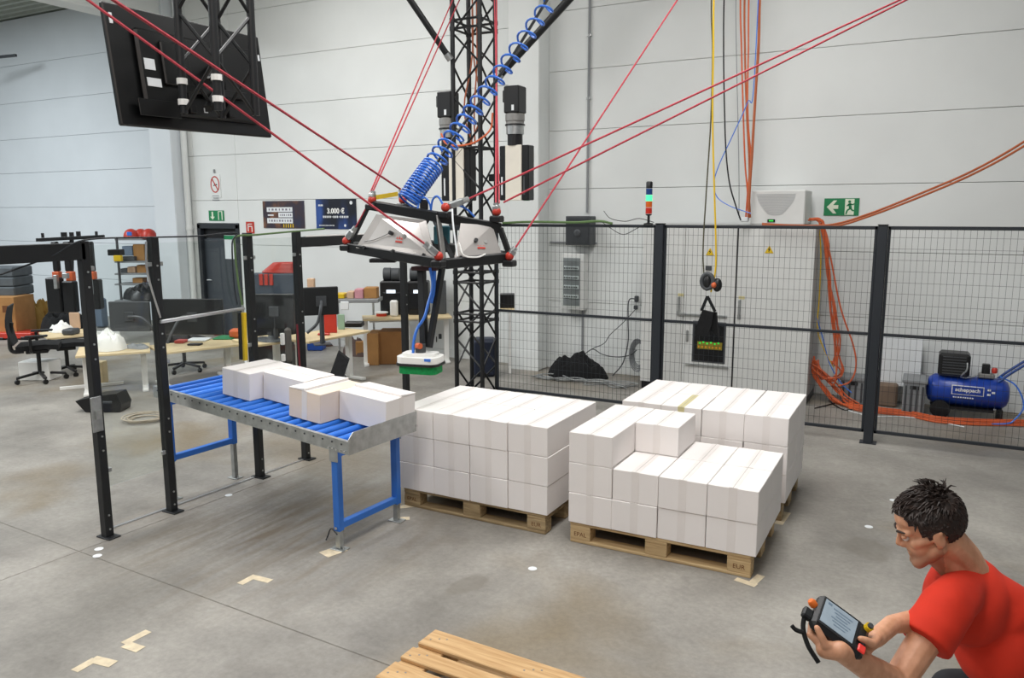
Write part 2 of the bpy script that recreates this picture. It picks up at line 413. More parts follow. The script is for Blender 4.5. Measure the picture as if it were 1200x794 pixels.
# ------------------------------------------------------------------ safety fence
def fence_panel(x0, x1, label, y=3.48, z0=.10, z1=2.075, zm=1.06):
    t = thing('mesh_fence', label, 'fence', ((x0 + x1) / 2, y, z0), 'black mesh fence panels along the back')
    fr = MB()
    fr.box(((x0 + x1) / 2, y, z1 - .016), (x1 - x0, .022, .032), .003); fr.box(((x0 + x1) / 2, y, z0 + .016), (x1 - x0, .022, .032), .003)
    for xx in (x0 + .012, x1 - .012): fr.box((xx, y, (z0 + z1) / 2), (.024, .022, z1 - z0), .003)
    fr.build('frame', M['fence'], t)
    MB().box(((x0 + x1) / 2, y, zm), (x1 - x0 - .05, .022, .03), .003).build('mid_rail', M['fence'], t)
    w = MB(); n = int((x1 - x0) / .05)
    for i in range(1, n):
        xx = x0 + (x1 - x0) * i / n; w.box((xx, y - .002, (z0 + z1) / 2), (.0023, .0023, z1 - z0 - .03))
    n = int((z1 - z0) / .1)
    for i in range(1, n): w.box(((x0 + x1) / 2, y + .002, z0 + (z1 - z0) * i / n), (x1 - x0 - .03, .0023, .0023))
    o = w.build('wire_mesh', M['fence'], t); o['kind'] = 'stuff'
    return t
fence_panel(-2.5, -.565, 'black mesh fence panel between the truss mast and first fence post')
fence_panel(-.475, 1.565, 'black mesh fence panel in front of the grey control cabinet')
fence_panel(1.655, 3.7, 'black mesh fence panel in front of the blue compressor')
def fence_post(x, label, y=3.48):
    t = thing('fence_post', label, 'post', (x, y, 0), 'black fence posts along the back')
    MB().box((x, y, 1.04), (.085, .085, 2.08), .006).build('post', M['fence'], t)
    MB().box((x, y, .004), (.15, .12, .008)).build('foot_plate', M['fence'], t)
    MB().box((x, y, 2.085), (.09, .09, .012), .003).build('cap', M['blackpl'], t)
fence_post(-.52, 'black square fence post left of the grey control cabinet')
fence_post(1.61, 'black square fence post between cabinet and blue compressor')

# ------------------------------------------------------------------ left enclosure: posts, portals, clear sheets
def frame_post(y, h, label, bracket=None):
    x = -2.865
    t = thing('frame_post', label, 'post', (x, y, 0), 'black square posts of the clear enclosure')
    MB().box((x, y, h / 2), (.06, .06, h), .004).build('post', M['black'], t)
    MB().box((x + .01, y, .005), (.14, .09, .01), .002).build('foot_plate', M['black'], t)
    for z_ in (.06, .62, 1.25, h - .3):
        for dz in (0, .1): MB().cyl((x + .03, y, z_ + dz), (x + .036, y, z_ + dz), .007, n=8).build('bolt', M['zinc'], t)
    return t
p1 = frame_post(-1.415, 2.03, 'black square post at the left end, carrying a portal beam')
p2 = frame_post(-.885, 2.04, 'black square post left of the conveyor under its portal rod')
p3 = frame_post(0.0, 2.05, 'black square post with yellow light curtain behind the conveyor')
p4 = frame_post(.56, 2.05, 'black square post of the door portal behind the cartons')
p5 = frame_post(2.13, 2.0, 'black square post under the cable robot, behind the gripper')
MB().box((-2.83, -1.44, .88), (.012, .075, .24), .003).box((-2.82, -1.44, .88), (.03, .04, .06)).build('zinc_bracket', M['zinc'], p1)
tag(MB().box((-2.865, -2.3, 1.965), (.06, 1.77, .11), .004).build('portal_beam', M['black']), 'black portal beam running off at the left edge', 'beam')
t = thing('portal_beam', 'black door portal beam with lit top edge put in white below the posters', 'beam', (-2.865, 1.35, 1.9))
MB().box((-2.865, 1.345, 1.955), (.06, 1.51, .09), .004).build('beam', M['black'], t)
MB().box((-2.845, 1.3, 2.005), (.02, 1.3, .012)).build('lit_edge_strip', M['white'], t)  # white strip paints the light caught by the black beam's top edge
# clear sheets
for y0, y1, lb in ((-1.385, -.915, 'clear plastic sheet between the two leftmost black posts'), (-.855, -.03, 'clear plastic sheet above the conveyor between black posts'), (.03, .53, 'clear plastic sheet between light curtain post and door post')):
    z0 = .35 if y0 < -1 else (1.02 if y0 < -.5 else .5)
    t = thing('clear_sheet', lb, 'panel', (-2.865, (y0 + y1) / 2, z0))
    MB().box((-2.865, (y0 + y1) / 2, (z0 + 2.0) / 2), (.004, y1 - y0, 2.0 - z0)).build('sheet', CLEAR, t)
    for z_ in (z0 + .12, 1.85):
        for yy in (y0 + .015, y1 - .015): MB().box((-2.855, yy, z_), (.02, .03, .03), .003).build('clip', M['zinc'], t)
# rod portal over the conveyor mouth
t = thing('portal_rod', 'grey steel rod with slanted stay across the conveyor opening', 'rod', (-2.83, -.45, 1.3))
MB().cyl((-2.82, -0.903, 1.439), (-2.82, -0.117, 1.452), .013, n=8).build('rod', M['alu'], t, True)
MB().tube(spline([(-2.82, -0.973, 2.013), (-2.82, -0.979, 1.793), (-2.82, -0.901, 1.469)], 5), .007).build('stay', M['alu'], t, True)
# light curtain
t = thing('light_curtain', 'yellow and black light curtain bar hanging on the black post', 'sensor', (-2.8, -0.165, 1.051))
MB().bar((-2.82, -0.138, 1.031), (-2.82, -0.128, 1.419), .035, .04, (1, 0, 0), .004).build('housing', M['yellow'], t)
MB().bar((-2.8, -0.196, 1.049), (-2.8, -0.187, 1.427), .012, .03, (1, 0, 0)).build('lens_strip', M['blackpl'], t)
MB().cyl((-2.82, -0.128, 1.419), (-2.82, -0.132, 1.489), .010, n=8).build('bracket', M['zinc'], t)
tag(MB().tube(spline([(-2.81, -0.142, 1.483), (-2.81, -0.172, 1.67), (-2.81, -0.187, 1.94), (-2.81, -0.164, 2.025), (-2.82, 0.052, 2.033), (-2.82, 0.493, 2.051), (-2.4, 0.393, 2.078)], 8), .008, 6).build('green_cable', mat('green_cable', '5f7a4c', .5)), 'green cable running down beside the yellow light curtain', 'cable')
tag(MB().tube(spline([(-2.8, -0.204, 1.49), (-2.8, -0.225, 1.675), (-2.8, -0.22, 1.974), (-2.8, -0.18, 2.053), (-2.84, -0.523, 2.038), (-2.84, -0.893, 2.04), (-2.84, -1.408, 2.038), (-2.84, -1.645, 1.945), (-2.9, -1.932, 1.845)], 8), .006, 6).build('thin_cable', M['fence']), 'thin dark cable strung along the tops of the black posts', 'cable')
t = thing('safety_sensor', 'grey and white door sensor strapped to the door post', 'sensor', (-2.79, 0.314, 0.898))
MB().box((-2.8, 0.337, 1.087), (.06, .06, .30), .02).build('body', mat('sensor_grey', '5d5a55', .6), t)
MB().box((-2.79, 0.26, 1.151), (.03, .03, .1), .004).box((-2.79, 0.259, 0.989), (.03, .03, .06), .004).build('label_plate', M['white'], t)
MB().tube([(-2.8, 0.452, 1.251), (-2.8, 0.465, 0.794), (-2.8, 0.459, 0.526)], .008).build('red_lead', mat('dark_red', '7a1f2b', .5), t)

# ------------------------------------------------------------------ pallets
_box_mesh = {}
def pbox(name, size, m, parent, c, rz=0., ch=.004):
    key = (name, tuple(round(x, 4) for x in size), m.name)
    if key not in _box_mesh:
        me = MB().box((0, 0, 0), size, ch).mesh(name); me.materials.append(m); _box_mesh[key] = me
    o = bpy.data.objects.new(name, _box_mesh[key]); COL.objects.link(o); o.parent = parent
    o.location = c; o.rotation_euler = (0, 0, rz); return o
def pallet(label, loc, rz, wm, stamp=True, grp='wooden pallets carrying the cartons'):
    """origin: front-left bottom corner; 1.2 along x, .8 along y"""
    t = thing('wooden_pallet', label, 'pallet', (0, 0, 0), grp)
    W = [.145, .10, .145, .10, .145]; y = 0; gap = (.8 - sum(W)) / 4
    for k, w in enumerate(W):
        j = random.uniform(-.006, .006)
        pbox('deck_board', (1.2, w, .022), wm, t, (.6 + j, y + w / 2, .133)); y += w + gap
    for xx in (.0725, .6, 1.1275): pbox('stringer_board', (.145, .8, .022), wm, t, (xx, .4, .111))
    for yy in (.05, .4, .75):
        pbox('bottom_board', (1.2, .10 if yy != .4 else .145, .022), wm, t, (.6, yy, .011))
        for xx in (.0725, .6, 1.1275):
            b = pbox('block', (.145, .10 if yy != .4 else .145, .078), wm, t, (xx, yy, .061))
            if stamp and yy < .1 and xx != .6:
                OFF[b.name] = Vector((0, 0, 0))
                text('stamp', 'EPAL' if xx < .5 else 'EUR', .042, M['burn'], b, (0, -.0502, 0), (1, 0, 0), (0, 0, 1), .0006)
    nl = MB(); y = 0
    for k, w in enumerate(W):
        for xx in (.0725, .6, 1.1275):
            for dx, dy in ((-.035, -.02), (.035, .02), (0, .005)): nl.cyl((xx + dx, y + w / 2 + dy, .1435), (xx + dx, y + w / 2 + dy, .1447), .0055, n=6)
        y += w + gap
    nl.build('nails', M['gear'], t)['kind'] = 'stuff'
    t.location = loc; t.rotation_euler = (0, 0, rz)
    return t
pallet('wooden pallet under the right front carton stack', (0, 0, 0), 0, WOOD)
pallet('wooden pallet under the left carton stack beside the conveyor', (-1.395, .03, 0), R_(-.6), WOOD2)
pallet('wooden pallet under the right rear carton stack by the fence', (.01, 1.02, 0), R_(.4), WOOD2)
fp = pallet('empty pale wooden pallet lying on the floor at the bottom edge', (0, 0, 0), 0, WOODF, False, None)
fa = R_(-2.4); fp.rotation_euler = (0, 0, fa); fp.location = (-.03 + math.sin(fa) * .8, -1.606 - math.cos(fa) * .8, 0)

# ------------------------------------------------------------------ cartons
BW, BD, BH = .3068, .4295, .2066
def carton_mesh():
    b = MB().box((0, 0, BH / 2), (BW, BD, BH), .0035)
    return b.mesh('carton')
CARTON = carton_mesh(); CARTON.materials.append(M['carton'])
def tape_mesh(m):
    b = MB(); e = .0012; tw = .05
    b.box((0, 0, BH + e / 2), (tw, BD + 2 * e, e)); b.box((0, -BD / 2 - e / 2, BH / 2), (tw, e, BH - .004)); b.box((0, BD / 2 + e / 2, BH / 2), (tw, e, BH - .004))
    me = b.mesh('packing_tape'); me.materials.append(m); return me
TINT = CARTON.copy(); TINT.materials[0] = mat('tinted_carton', 'ead8c6', .8, var=.05, scale=3)
TAPE = tape_mesh(M['tape']); YTAPE = tape_mesh(M['ytape'])
def seam_mesh():
    b = MB().box((0, 0, BH + .0016), (.003, BD - .006, .0008)); me = b.mesh('flap_seam'); me.materials.append(mat('seam', 'b9b3ad', .8, var=0)); return me
SEAM = seam_mesh()
def carton(label, group, M4, tape=TAPE):
    o = bpy.data.objects.new('carton', CARTON); COL.objects.link(o); o.matrix_world = M4
    tag(o, label, 'carton', group)
    t = bpy.data.objects.new('packing_tape', tape); COL.objects.link(t); t.parent = o
    s = bpy.data.objects.new('flap_seam', SEAM); COL.objects.link(s); s.parent = o
    return o
ORD = ['leftmost', 'second from left', 'third from left', 'rightmost']
def stack(cells, loc, rz, w, d, h, where, group, names=None):
    ly = {0: 'bottom', 1: 'middle', 2: 'top'}
    for (i, j, k) in cells:
        jx, jy, jr = random.uniform(-.0018, .0018), random.uniform(-.005, .005), R_(random.uniform(-.3, .3))
        x, y = (i + .5) * w + jx, (j + .5) * d + jy
        c, s = math.cos(rz), math.sin(rz)
        p = Vector((loc[0] + x * c - y * s, loc[1] + x * s + y * c, .1445 + k * h))
        lb = 'white carton, %s in %s row, %s layer of %s' % (ORD[i], 'front' if j == 0 else 'back', ly[k], where)
        tp = YTAPE if where.startswith('rear') and (i, j, k) == (1, 0, 2) else TAPE
        if tp is YTAPE: lb = 'white carton with yellow tape, top front row of rear stack'
        carton(lb, group, Matrix.Translation(p) @ Matrix.Rotation(rz + jr, 4, 'Z'), tp)
allc = [(i, j, k) for k in range(3) for j in range(2) for i in range(4)]
stack([c for c in allc if c[2] < 2] + [(0, 0, 2), (0, 1, 2), (1, 1, 2)], (-.0134, -.0081), 0, .3107, .4334, .2089, 'stepped stack', 'cartons of the stepped right front stack')
stack(allc, (-1.4172, .0145), -.01, .3107, .4334, .2089, 'left stack', 'cartons of the full left stack')
stack(allc, (-.0098, .9967), .007, .3107, .4334, .2089, 'rear stack by fence', 'cartons of the full right rear stack')

# ================================================================== ROLLER CONVEYOR
ca_ = Vector((-.9972, .0753, .0638)).normalized()       # along, near end -> far end (rising)
cb_ = Vector((.0753, .9972, 0)).normalized()             # across, away
cn_ = cb_.cross(ca_) * -1
if cn_.z < 0: cn_ = -cn_
cO = Vector((-1.13, -.55, .755))
def cv(a, b, c=0.): return cO + ca_ * a + cb_ * b + cn_ * c
CROT = Matrix((-ca_, cb_, cn_)).transposed()
conv = thing('roller_conveyor', 'blue roller conveyor on blue legs carrying four cartons', 'conveyor', (-2.1, -.5, 0))
CL = 2.04
for sb, lb in ((-1, 'front'), (1, 'back')):
    b = MB()
    b.bar(cv(0, sb * .33, -.03), cv(CL, sb * .33, -.03), .004, .085, cn_)
    b.bar(cv(0, sb * (.33 - .012), .011), cv(CL, sb * (.33 - .012), .011), .028, .004, cn_)
    b.bar(cv(0, sb * (.33 - .012), -.071), cv(CL, sb * (.33 - .012), -.071), .03, .004, cn_)
    o = b.build('side_rail', M['zinc'], conv)
    for k in range(5): MB().cyl(cv(.03 + k * .035, sb * .3335, -.055), cv(.03 + k * .035, sb * .341, -.055), .006, n=6).build('bolt', M['chrome'], o)
    bb = MB()
    for k in range(24): bb.cyl(cv(.06 + k * .0835, sb * .3335, -.012), cv(.06 + k * .0835, sb * .337, -.012), .007, n=6)
    bb.build('axle_holes', M['dgrey'], o)['kind'] = 'stuff'
nr = 21
for k in range(nr):
    a = .055 + k * (CL - .09) / (nr - 1)
    o = MB().cyl(cv(a, -.312, -.026), cv(a, .312, -.026), .025, n=16).build('roller', M['roller'], conv, True)
    MB().cyl(cv(a, -.326, -.026), cv(a, .326, -.026), .006, n=6).build('axle', M['chrome'], o)
st = MB().bar(cv(-.006, -.34, .012), cv(-.006, .34, .012), .18, .004, ca_)
st = MB(); st.prism([cv(-.004, -.34, -.072), cv(-.004, .34, -.072), cv(-.004, .34, .075), cv(-.004, -.30, .075), cv(-.004, -.34, .035)], ca_ * -.004)
st.build('end_plate', M['zinc'], conv)
MB().cyl(cv(-.008, .33, -.03), cv(-.02, .33, -.03), .009, n=6).build('bolt', M['chrome'], conv)
for a, ft in ((.15, 0), (1.93, 1)):
    fr = MB(); tops = []
    for b_ in (-.29, .29):
        top = cv(a, b_, -.075); base = Vector((top.x, top.y, .13 if not ft else .30))
        leg = MB().bar(base, top, .05, .05, (1, 0, 0), .003).build('leg', M['blue'], conv)
        ft_ = MB(); ft_.bar((top.x, top.y, .01), (top.x, top.y, base.z + .05), .036, .036, (1, 0, 0))
        ft_.box((top.x, top.y, .004), (.11, .075, .008), .002)
        ft_.cyl((top.x + .03, top.y, .008), (top.x + .03, top.y, .02), .009, n=6)
        ft_.build('foot', M['zinc'], leg)
        MB().cyl((top.x, top.y - .027, base.z + .025), (top.x, top.y - .033, base.z + .025), .011, n=6).build('clamp_bolt', M['chrome'], leg)
        MB().box((top.x, top.y + (-.028 if b_ < 0 else .028), top.z - .02), (.07, .006, .12), .002).build('gusset', M['zinc'], leg)
        tops.append(top)
    for zz in ((tops[0].z - .03), (.165 if not ft else .33)):
        p_, q_ = Vector(tops[0]), Vector(tops[1]); p_.z = q_.z = zz
        MB().bar(p_, q_, .045, .045, (0, 0, 1), .003).build('crossbar', M['blue'], conv)
tag(MB().tube(spline([(-1.225, -0.942, 0.16), (-1.423, -0.773, 0.1), (-1.502, -0.721, 0.01), (-1.483, -0.76, 0.004)], 5), .004).build('wire_stub', M['blackpl']), 'short dark wire hanging at the near conveyor leg', 'wire')
def conv_carton(a0, b0, along, label, lift=0):
    """along: the long side lies along the conveyor"""
    la, lb_ = (BD, BW) if along else (BW, BD)
    c = cv(a0 + la / 2, b0 + lb_ / 2, .001)
    rot = CROT if not along else CROT @ RZ(R_(90))
    o = carton(label, 'cartons lying on the roller conveyor', Matrix.Translation(c) @ rot.to_4x4())
    if lift:
        s = lift; hw = BW / 2
        f = MB().prism([(0, -BD / 2 - .002, BH + .002), (s * hw, -BD / 2 - .002, BH + .001), (s * hw, -BD / 2 - .002, BH + .004), (0, -BD / 2 - .002, BH + .016)], (0, BD + .004, 0))
        me = f.mesh('lifted_flap'); me.materials.append(M['carton'])
        q = bpy.data.objects.new('lifted_flap', me); COL.objects.link(q); q.parent = o
    return o
conv_carton(1.215, -.10, False, 'white carton on the conveyor, farthest from the end plate')
conv_carton(.775, .02, True, 'white carton on the conveyor, set back behind the tinted one')
tc = conv_carton(.432, -.155, False, 'tan tinted carton on the conveyor jutting toward the front rail, flap lifted', -1)
tc.data = TINT
conv_carton(-.002, .02, True, 'white carton on the conveyor, touching the zinc end plate', 1)

# ================================================================== TRUSSES
def truss(t, cx, cy, s, z0, z1, r, pitch, rings=(), tn=10):
    h = s / 2; pts = [(cx - h, cy - h), (cx + h, cy - h), (cx + h, cy + h), (cx - h, cy + h)]
    for x_, y_ in pts: MB().cyl((x_, y_, z0), (x_, y_, z1), r, n=tn).build('chord', M['black'], t, True)
    n = max(1, int(round((z1 - z0) / pitch))); dz = (z1 - z0) / n
    for k in range(4):
        a = pts[k]; b = pts[(k + 1) % 4]
        for i in range(n):
            za = z0 + i * dz; zb = za + dz
            p, q = (a, b) if (i + k + k // 2) % 2 == 0 else (b, a)
            MB().cyl((p[0], p[1], za), (q[0], q[1], zb), r * .46, n=6).build('brace', M['black'], t, True)
        for z_ in rings:
            MB().cyl((a[0], a[1], z_), (b[0], b[1], z_), r * .5, n=6).build('ring_bar', M['black'], t)
    for z_ in rings:
        for x_, y_ in pts: MB().cyl((x_, y_, z_ - .022), (x_, y_, z_ + .022), r * 1.22, n=10).build('coupler', M['black'], t)
TX, TY, TS = -2.76, 3.45, .355
mast = thing('truss_mast', 'tall black square truss mast standing behind the cable robot', 'truss', (TX, TY, 0))
truss(mast, TX, TY, TS, .02, 6.3, .027, .34, (.93, 1.02, 1.39, 1.51, 2.94, 4.25, 4.34))
MB().box((TX, TY, .01), (.7, .7, .02), .004).build('base_plate', M['black'], mast)
mb_ = MB()
for k, (u0, u1) in enumerate((((-.05, -.1), (.0, -.02)), ((.02, -.06), (.03, .02)), ((.06, 0), (-.04, .03)))):
    mb_.tube(spline([(TX + u0[0], TY + u0[1], 6.2), (TX + u1[0], TY + u1[1], 4.2), (TX + u0[0] * 1.6, TY + u0[1], 3.4), (TX + u1[0], TY - .05, 2.98)], 6), .009)
tag(mb_.build('orange_cable', M['orangebr']), 'orange brown cables running up inside the truss mast', 'cable')
# slanted stays
def stay(p, q, r, label):
    p, q = Vector(p), Vector(q); q = p + (q - p) * ((6.3 - p.z) / (q.z - p.z))
    t = thing('stay_strut', label, 'strut', p)
    MB().cyl(p, q, r, n=10).build('tube', M['black'], t, True)
    MB().cyl(p, Vector(p) + (Vector(q) - Vector(p)).normalized() * .08, r * 1.15, n=10).build('end_fitting', M['zinc'], t)
stay((-2.936, 3.224, 3.907), (-3.272, 2.774, 4.628), .036, 'black slanted strut joined to the mast from upper left')
stay((-2.537, 3.574, 3.722), (-1.44, 3.644, 4.686), .045, 'black slanted strut joined to the mast from upper right')
def winch(x, label, nm):
    t = thing('rope_winch', label, 'winch', (x, TY - .1, 2.34), 'servo rope winches on the truss mast')
    y = TY - .12
    MB().box((x, y, 3.43), (.19, .19, .29), .012).build('motor', M['blackpl'], t)
    MB().box((x - .1, y - .03, 3.47), (.05, .07, .13), .008).build('connector', M['blackpl'], t)
    MB().box((x + .02, y - .0955, 3.34), (.03, .002, .06)).build('type_plate', M['notice'], t)
    MB().lathe([(.1, 3.17), (.1, 3.20), (.108, 3.205), (.108, 3.275), (.095, 3.285)], (x, y, 0), (0, 0, 1), 18).build('gearbox', M['gear'], t, True)
    MB().cyl((x, y, 3.155), (x, y, 3.17), .112, n=18).build('clamp_ring', M['blackpl'], t)
    MB().lathe([(.098, 3.06), (.1, 3.155)], (x, y, 0), (0, 0, 1), 18).build('gear_flange', M['zinc'], t, True)
    MB().cyl((x, y, 2.94), (x, y, 3.06), .085, n=14).build('coupling', M['blackpl'], t)
    xb = x + (.12 if nm == 0 else .01)
    MB().box((xb, y + .02, 2.64), ((.40 if nm == 0 else .37), .14, .60), .01).build('drum_box', M['blackpl'], t)
    MB().box((xb + (.02 if nm == 0 else .0), y - .058, 2.64), (.2, .02, .605), .004).build('cover_plate', M['cream'], t)
    for sx in (-.15, .13): MB().box((xb + sx, y - .053, 2.50), (.018, .006, .2)).build('slot', M['notice'] if sx < 0 else M['dgrey'], t)
    MB().bar((x, y, 2.6), (TX + (x - TX) * .35, TY, 2.6), .06, .08).build('mount_arm', M['black'], t)
    return t
w1 = winch(TX - .285, 'black servo motor winch with cream cover, left side of the mast', 0)
w2 = winch(TX + .59, 'black servo motor winch with cream cover, right side of the mast', 1)
MB().box((TX + .72, TY - .09, 2.36), (.05, .06, .05)).build('green_tip', M['greens'], w2)
tag(MB().tube(spline([(TX - .3, TY - .25, 3.1), (TX - .2, TY - .3, 2.98), (TX, TY - .32, 2.95), (TX + .2, TY - .3, 2.99), (TX + .33, TY - .22, 3.12), (TX + .35, TY - .2, 3.3)], 8), .011).build('motor_cable', M['orange']), 'orange motor cable looping between both rope winches', 'cable')

# hanging truss with television
HX, HY = -1.845, -1.135
ht = thing('hanging_truss', 'short black truss hanging from above in front of the television', 'truss', (HX, HY, 2.75))
truss(ht, HX, HY, .29, 2.80, 6.3, .024, .29, ())
for k, (dx, dy) in enumerate(((-.145, -.145), (.145, -.145))):
    for z_ in (2.86, 2.98):
        MB().cyl((HX + dx, HY + dy, z_ - .012), (HX + dx, HY + dy, z_ + .022), .031, n=10).build('tape_band', M['white'], ht)
M['tvblack'] = mat('television_black', '0a0b0c', .35, var=0)
tv = thing('television', 'big black flat television seen from behind, hung on a truss', 'television', (-2.24, -.93, 2.72))
tA, tB, tE, tF = [Vector(v) for v in ((-2.288, -1.511, 3.416), (-2.194, -1.586, 2.721), (-2.296, -0.271, 3.442), (-2.245, -0.37, 2.748))]
tx = ((tE - tA) + (tF - tB)).normalized(); tz = ((tA - tB) + (tE - tF)).normalized(); tn_ = tx.cross(tz).normalized()
if tn_.x < 0: tn_ = -tn_
tz = tz - tx * tz.dot(tx); tz.normalize()
tc_ = (tA + tB + tE + tF) / 4
TROT = Matrix((tx, tn_, tz)).transposed()
def tvp(x, y, z): return tc_ + tx * x + tz * z + tn_ * y
TW, TH = 1.235, .70
MB().box(tvp(0, -.02, 0), (TW, .035, TH), .008, TROT).build('screen_body', M['tvblack'], tv)
MB().box(tvp(0, -.04, 0), (TW - .03, .004, TH - .03), 0, TROT).build('screen', M['screen'], tv)
MB().box(tvp(.02, .012, -.02), (.94, .04, .5), .015, TROT).build('back_cover', M['tvblack'], tv)
for sx in (-.12, .2): MB().box(tvp(sx, .045, -.02), (.05, .03, .46), .004, TROT).build('mount_rail', M['tvblack'], tv)
MB().box(tvp(.1, .05, -.1), (.52, .03, .05), .004, TROT).build('mount_bar', M['tvblack'], tv)
MB().box(tvp(-.20, .04, .04), (.2, .03, .26), .008, TROT).build('electronics_bulge', M['tvblack'], tv)
MB().box(tvp(-.36, .036, -.24), (.3, .01, .1), .003, TROT).build('port_recess', M['tvblack'], tv)
for (x_, z_, a, b) in ((-.385, .02, .075, .065), (-.37, -.085, .10, .05), (-.58, .26, .02, .06), (.585, .2, .015, .04), (.0, -.22, .03, .03)):
    MB().box(tvp(x_, .034 if abs(x_) < .5 else .0, z_), (a, .004 if abs(x_) < .5 else .008, b), 0, TROT).build('sticker', M['notice'], tv)
for z_ in (2.84, 3.0): MB().bar((HX - .1, HY, z_), tvp(.1, .05, -.1 if z_ < 2.9 else .06), .04, .04).build('hanger_arm', M['tvblack'], tv)

# ================================================================== CABLE ROBOT PLATFORM
F_, L_, Q_ = [Vector(v) for v in ((-1.083, 0.163, 1.842), (-2.096, 0.329, 1.933), (-0.831, 0.703, 1.87))]
TL, TF, TR = [Vector(v) for v in ((-1.912, 0.373, 2.269), (-1.241, 0.335, 2.177), (-0.917, 0.698, 2.09))]
K_ = L_ + Q_ - F_; TB = TL + TR - TF
rob = thing('cable_robot_platform', 'black framed platform with silver side plates hung on red ropes', 'robot', (L_ + Q_) / 2)
UP = (K_ - F_).cross(L_ - Q_).normalized()
if UP.z < 0: UP = -UP
for p, q in ((L_, F_), (F_, Q_), (Q_, K_), (K_, L_)): MB().bar(p, q, .05, .075, UP, .006).build('lower_beam', M['black'], rob)
for p, q in ((TL, TF), (TF, TR), (TR, TB), (TB, TL)): MB().bar(p, q, .05, .075, UP, .006).build('upper_beam', M['black'], rob)
for p, q in ((L_, TL), (Q_, TR), (K_, TB)): 
    d_ = (F_ - K_).normalized() * .03
    MB().bar(p + d_, q + d_, .016, .016).build('post_rod', M['black'], rob); MB().bar(p - d_, q - d_, .016, .016).build('post_rod', M['black'], rob)
MB().bar(Q_, TR, .05, .03).build('corner_post', M['black'], rob)
MB().bar(F_, TF, .055, .012, (1, 0, 0)).build('corner_plate', M['gear'], rob)
MB().bar(F_ + (K_ - F_) * .06, TF + (TB - TF) * .12, .03, .03).build('inner_strut', M['black'], rob)
MB().bar(F_ + (Q_ - F_) * .15, TF + (TB - TF) * .7, .03, .02).build('inner_strut', M['black'], rob)
def plate(quad, name='side_plate'):
    q = [Vector(v) for v in quad]; n_ = (q[1] - q[0]).cross(q[3] - q[0]).normalized()
    o = MB().prism(q, n_ * .006).build(name, M['silver'], rob); return o, n_
q1 = ((-1.828, 0.347, 2.196), (-1.346, 0.32, 2.151), (-1.174, 0.179, 1.882), (-1.989, 0.283, 1.936))
q2 = ((-1.107, 0.432, 2.129), (-0.951, 0.638, 2.111), (-0.857, 0.641, 1.853), (-1.052, 0.242, 1.869))
pl1, n1 = plate(q1); pl2, n2 = plate(q2)
camd = Vector((2.05, -4.7, 2.2))
def on_plate(quad, u, v, h=.012):
    q = [Vector(x_) for x_ in quad]; p = (q[0] * (1 - u) + q[1] * u) * (1 - v) + (q[3] * (1 - u) + q[2] * u) * v
    n_ = (q[1] - q[0]).cross(q[3] - q[0]).normalized()
    if n_.dot(camd - p) < 0: n_ = -n_
    return p + n_ * h, n_, (q[2] - q[3]).normalized()
for quad, pl, spots in ((q1, pl1, ((.42, .48), (.62, .52))), (q2, pl2, ((.42, .5), (.68, .5)))):
    for k, (u, v) in enumerate(spots):
        p, n_, x_ = on_plate(quad, u, v, .003); MB().cyl(p, p + n_ * (.03 if k == 0 else .008), .016, n=12).build('button', M['blackpl'] if k == 0 else M['gear'], pl)
    p, n_, x_ = on_plate(quad, .55, .62, .0075); z_ = n_.cross(x_); z_ = z_ if z_.z > 0 else -z_
    if x_.cross(z_).dot(n_) < 0: x_ = -x_
    lg = MB()
    for dx, hgt in ((-.024, .02), (0, .03), (.024, .02)):
        lg.prism([p + x_ * (dx - .008), p + x_ * (dx + .008), p + x_ * dx + z_ * hgt], n_ * .001)
    lg.prism([p + x_ * -.035 - z_ * .012, p + x_ * .035 - z_ * .012, p + x_ * .035 - z_ * .026, p + x_ * -.035 - z_ * .026], n_ * .001)
    lg.build('red_emblem', M['red'], pl)
    for u in (.12, .5, .88):
        p, n_, x_ = on_plate(quad, u, .97, .006); MB().cyl(p, p + n_ * .015, .014, n=8).build('clamp_knob', M['blackpl'], pl)
def corner(p, q, nm_, rcol=True):
    """rope anchor: steel swivel from p towards q, red knob at p"""
    p, q = Vector(p), Vector(q)
    a = MB().ball(p, .034, 14, 9).build('rope_anchor_knob', M['red'], rob, True)
    b = MB(); b.bar(p + (q - p) * .15, p + (q - p) * .75, .06, .05, (0, 0, 1), .01); b.cyl(p + (q - p) * .6, q, .022, n=10)
    b.build('swivel', M['zinc'], a)
    MB().box(p + Vector((0, 0, -.055)), (.09, .09, .05), .01).build('anchor_block', M['black'], a)
    return q
aF = corner((-1.087, 0.091, 1.901), (-1.151, 0.005, 1.994), 'F')
aL = corner((-2.118, 0.328, 1.987), (-2.027, 0.338, 2.095), 'L')
aQ = corner((-0.814, 0.657, 1.879), (-0.778, 0.687, 1.943), 'Q')
aTL = corner((-1.878, 0.364, 2.308), (-1.877, 0.377, 2.374), 'TL')
aTF = corner((-1.19, 0.352, 2.246), (-1.069, 0.485, 2.309), 'TF')
aTR = corner((-0.925, 0.659, 2.214), (-0.935, 0.665, 2.278), 'TR')
aTB = corner((-1.893, 0.793, 2.313), (-1.911, 0.799, 2.397), 'TB')
MB().box((-1.724, 0.281, 1.843), (.2, .1, .03), .004, CAMROT).build('under_box', M['blackpl'], rob)
bx = MB(); bx.box((-1.308, 0.481, 2.039), (.12, .1, .14), .01, CAMROT); bx.build('control_box', mat('teal_box', '2c6470', .5), rob)
bx = MB().box((-1.275, 0.628, 2.122), (.1, .1, .1), .01, CAMROT).build('valve_block', M['dgrey'], rob)
MB().tube(spline([on_plate(q1, .08, .8)[0], on_plate(q1, .2, .72)[0], on_plate(q1, .3, .6)[0], on_plate(q1, .42, .48, .03)[0]], 6), .004).build('sensor_wire', M['gear'], rob)
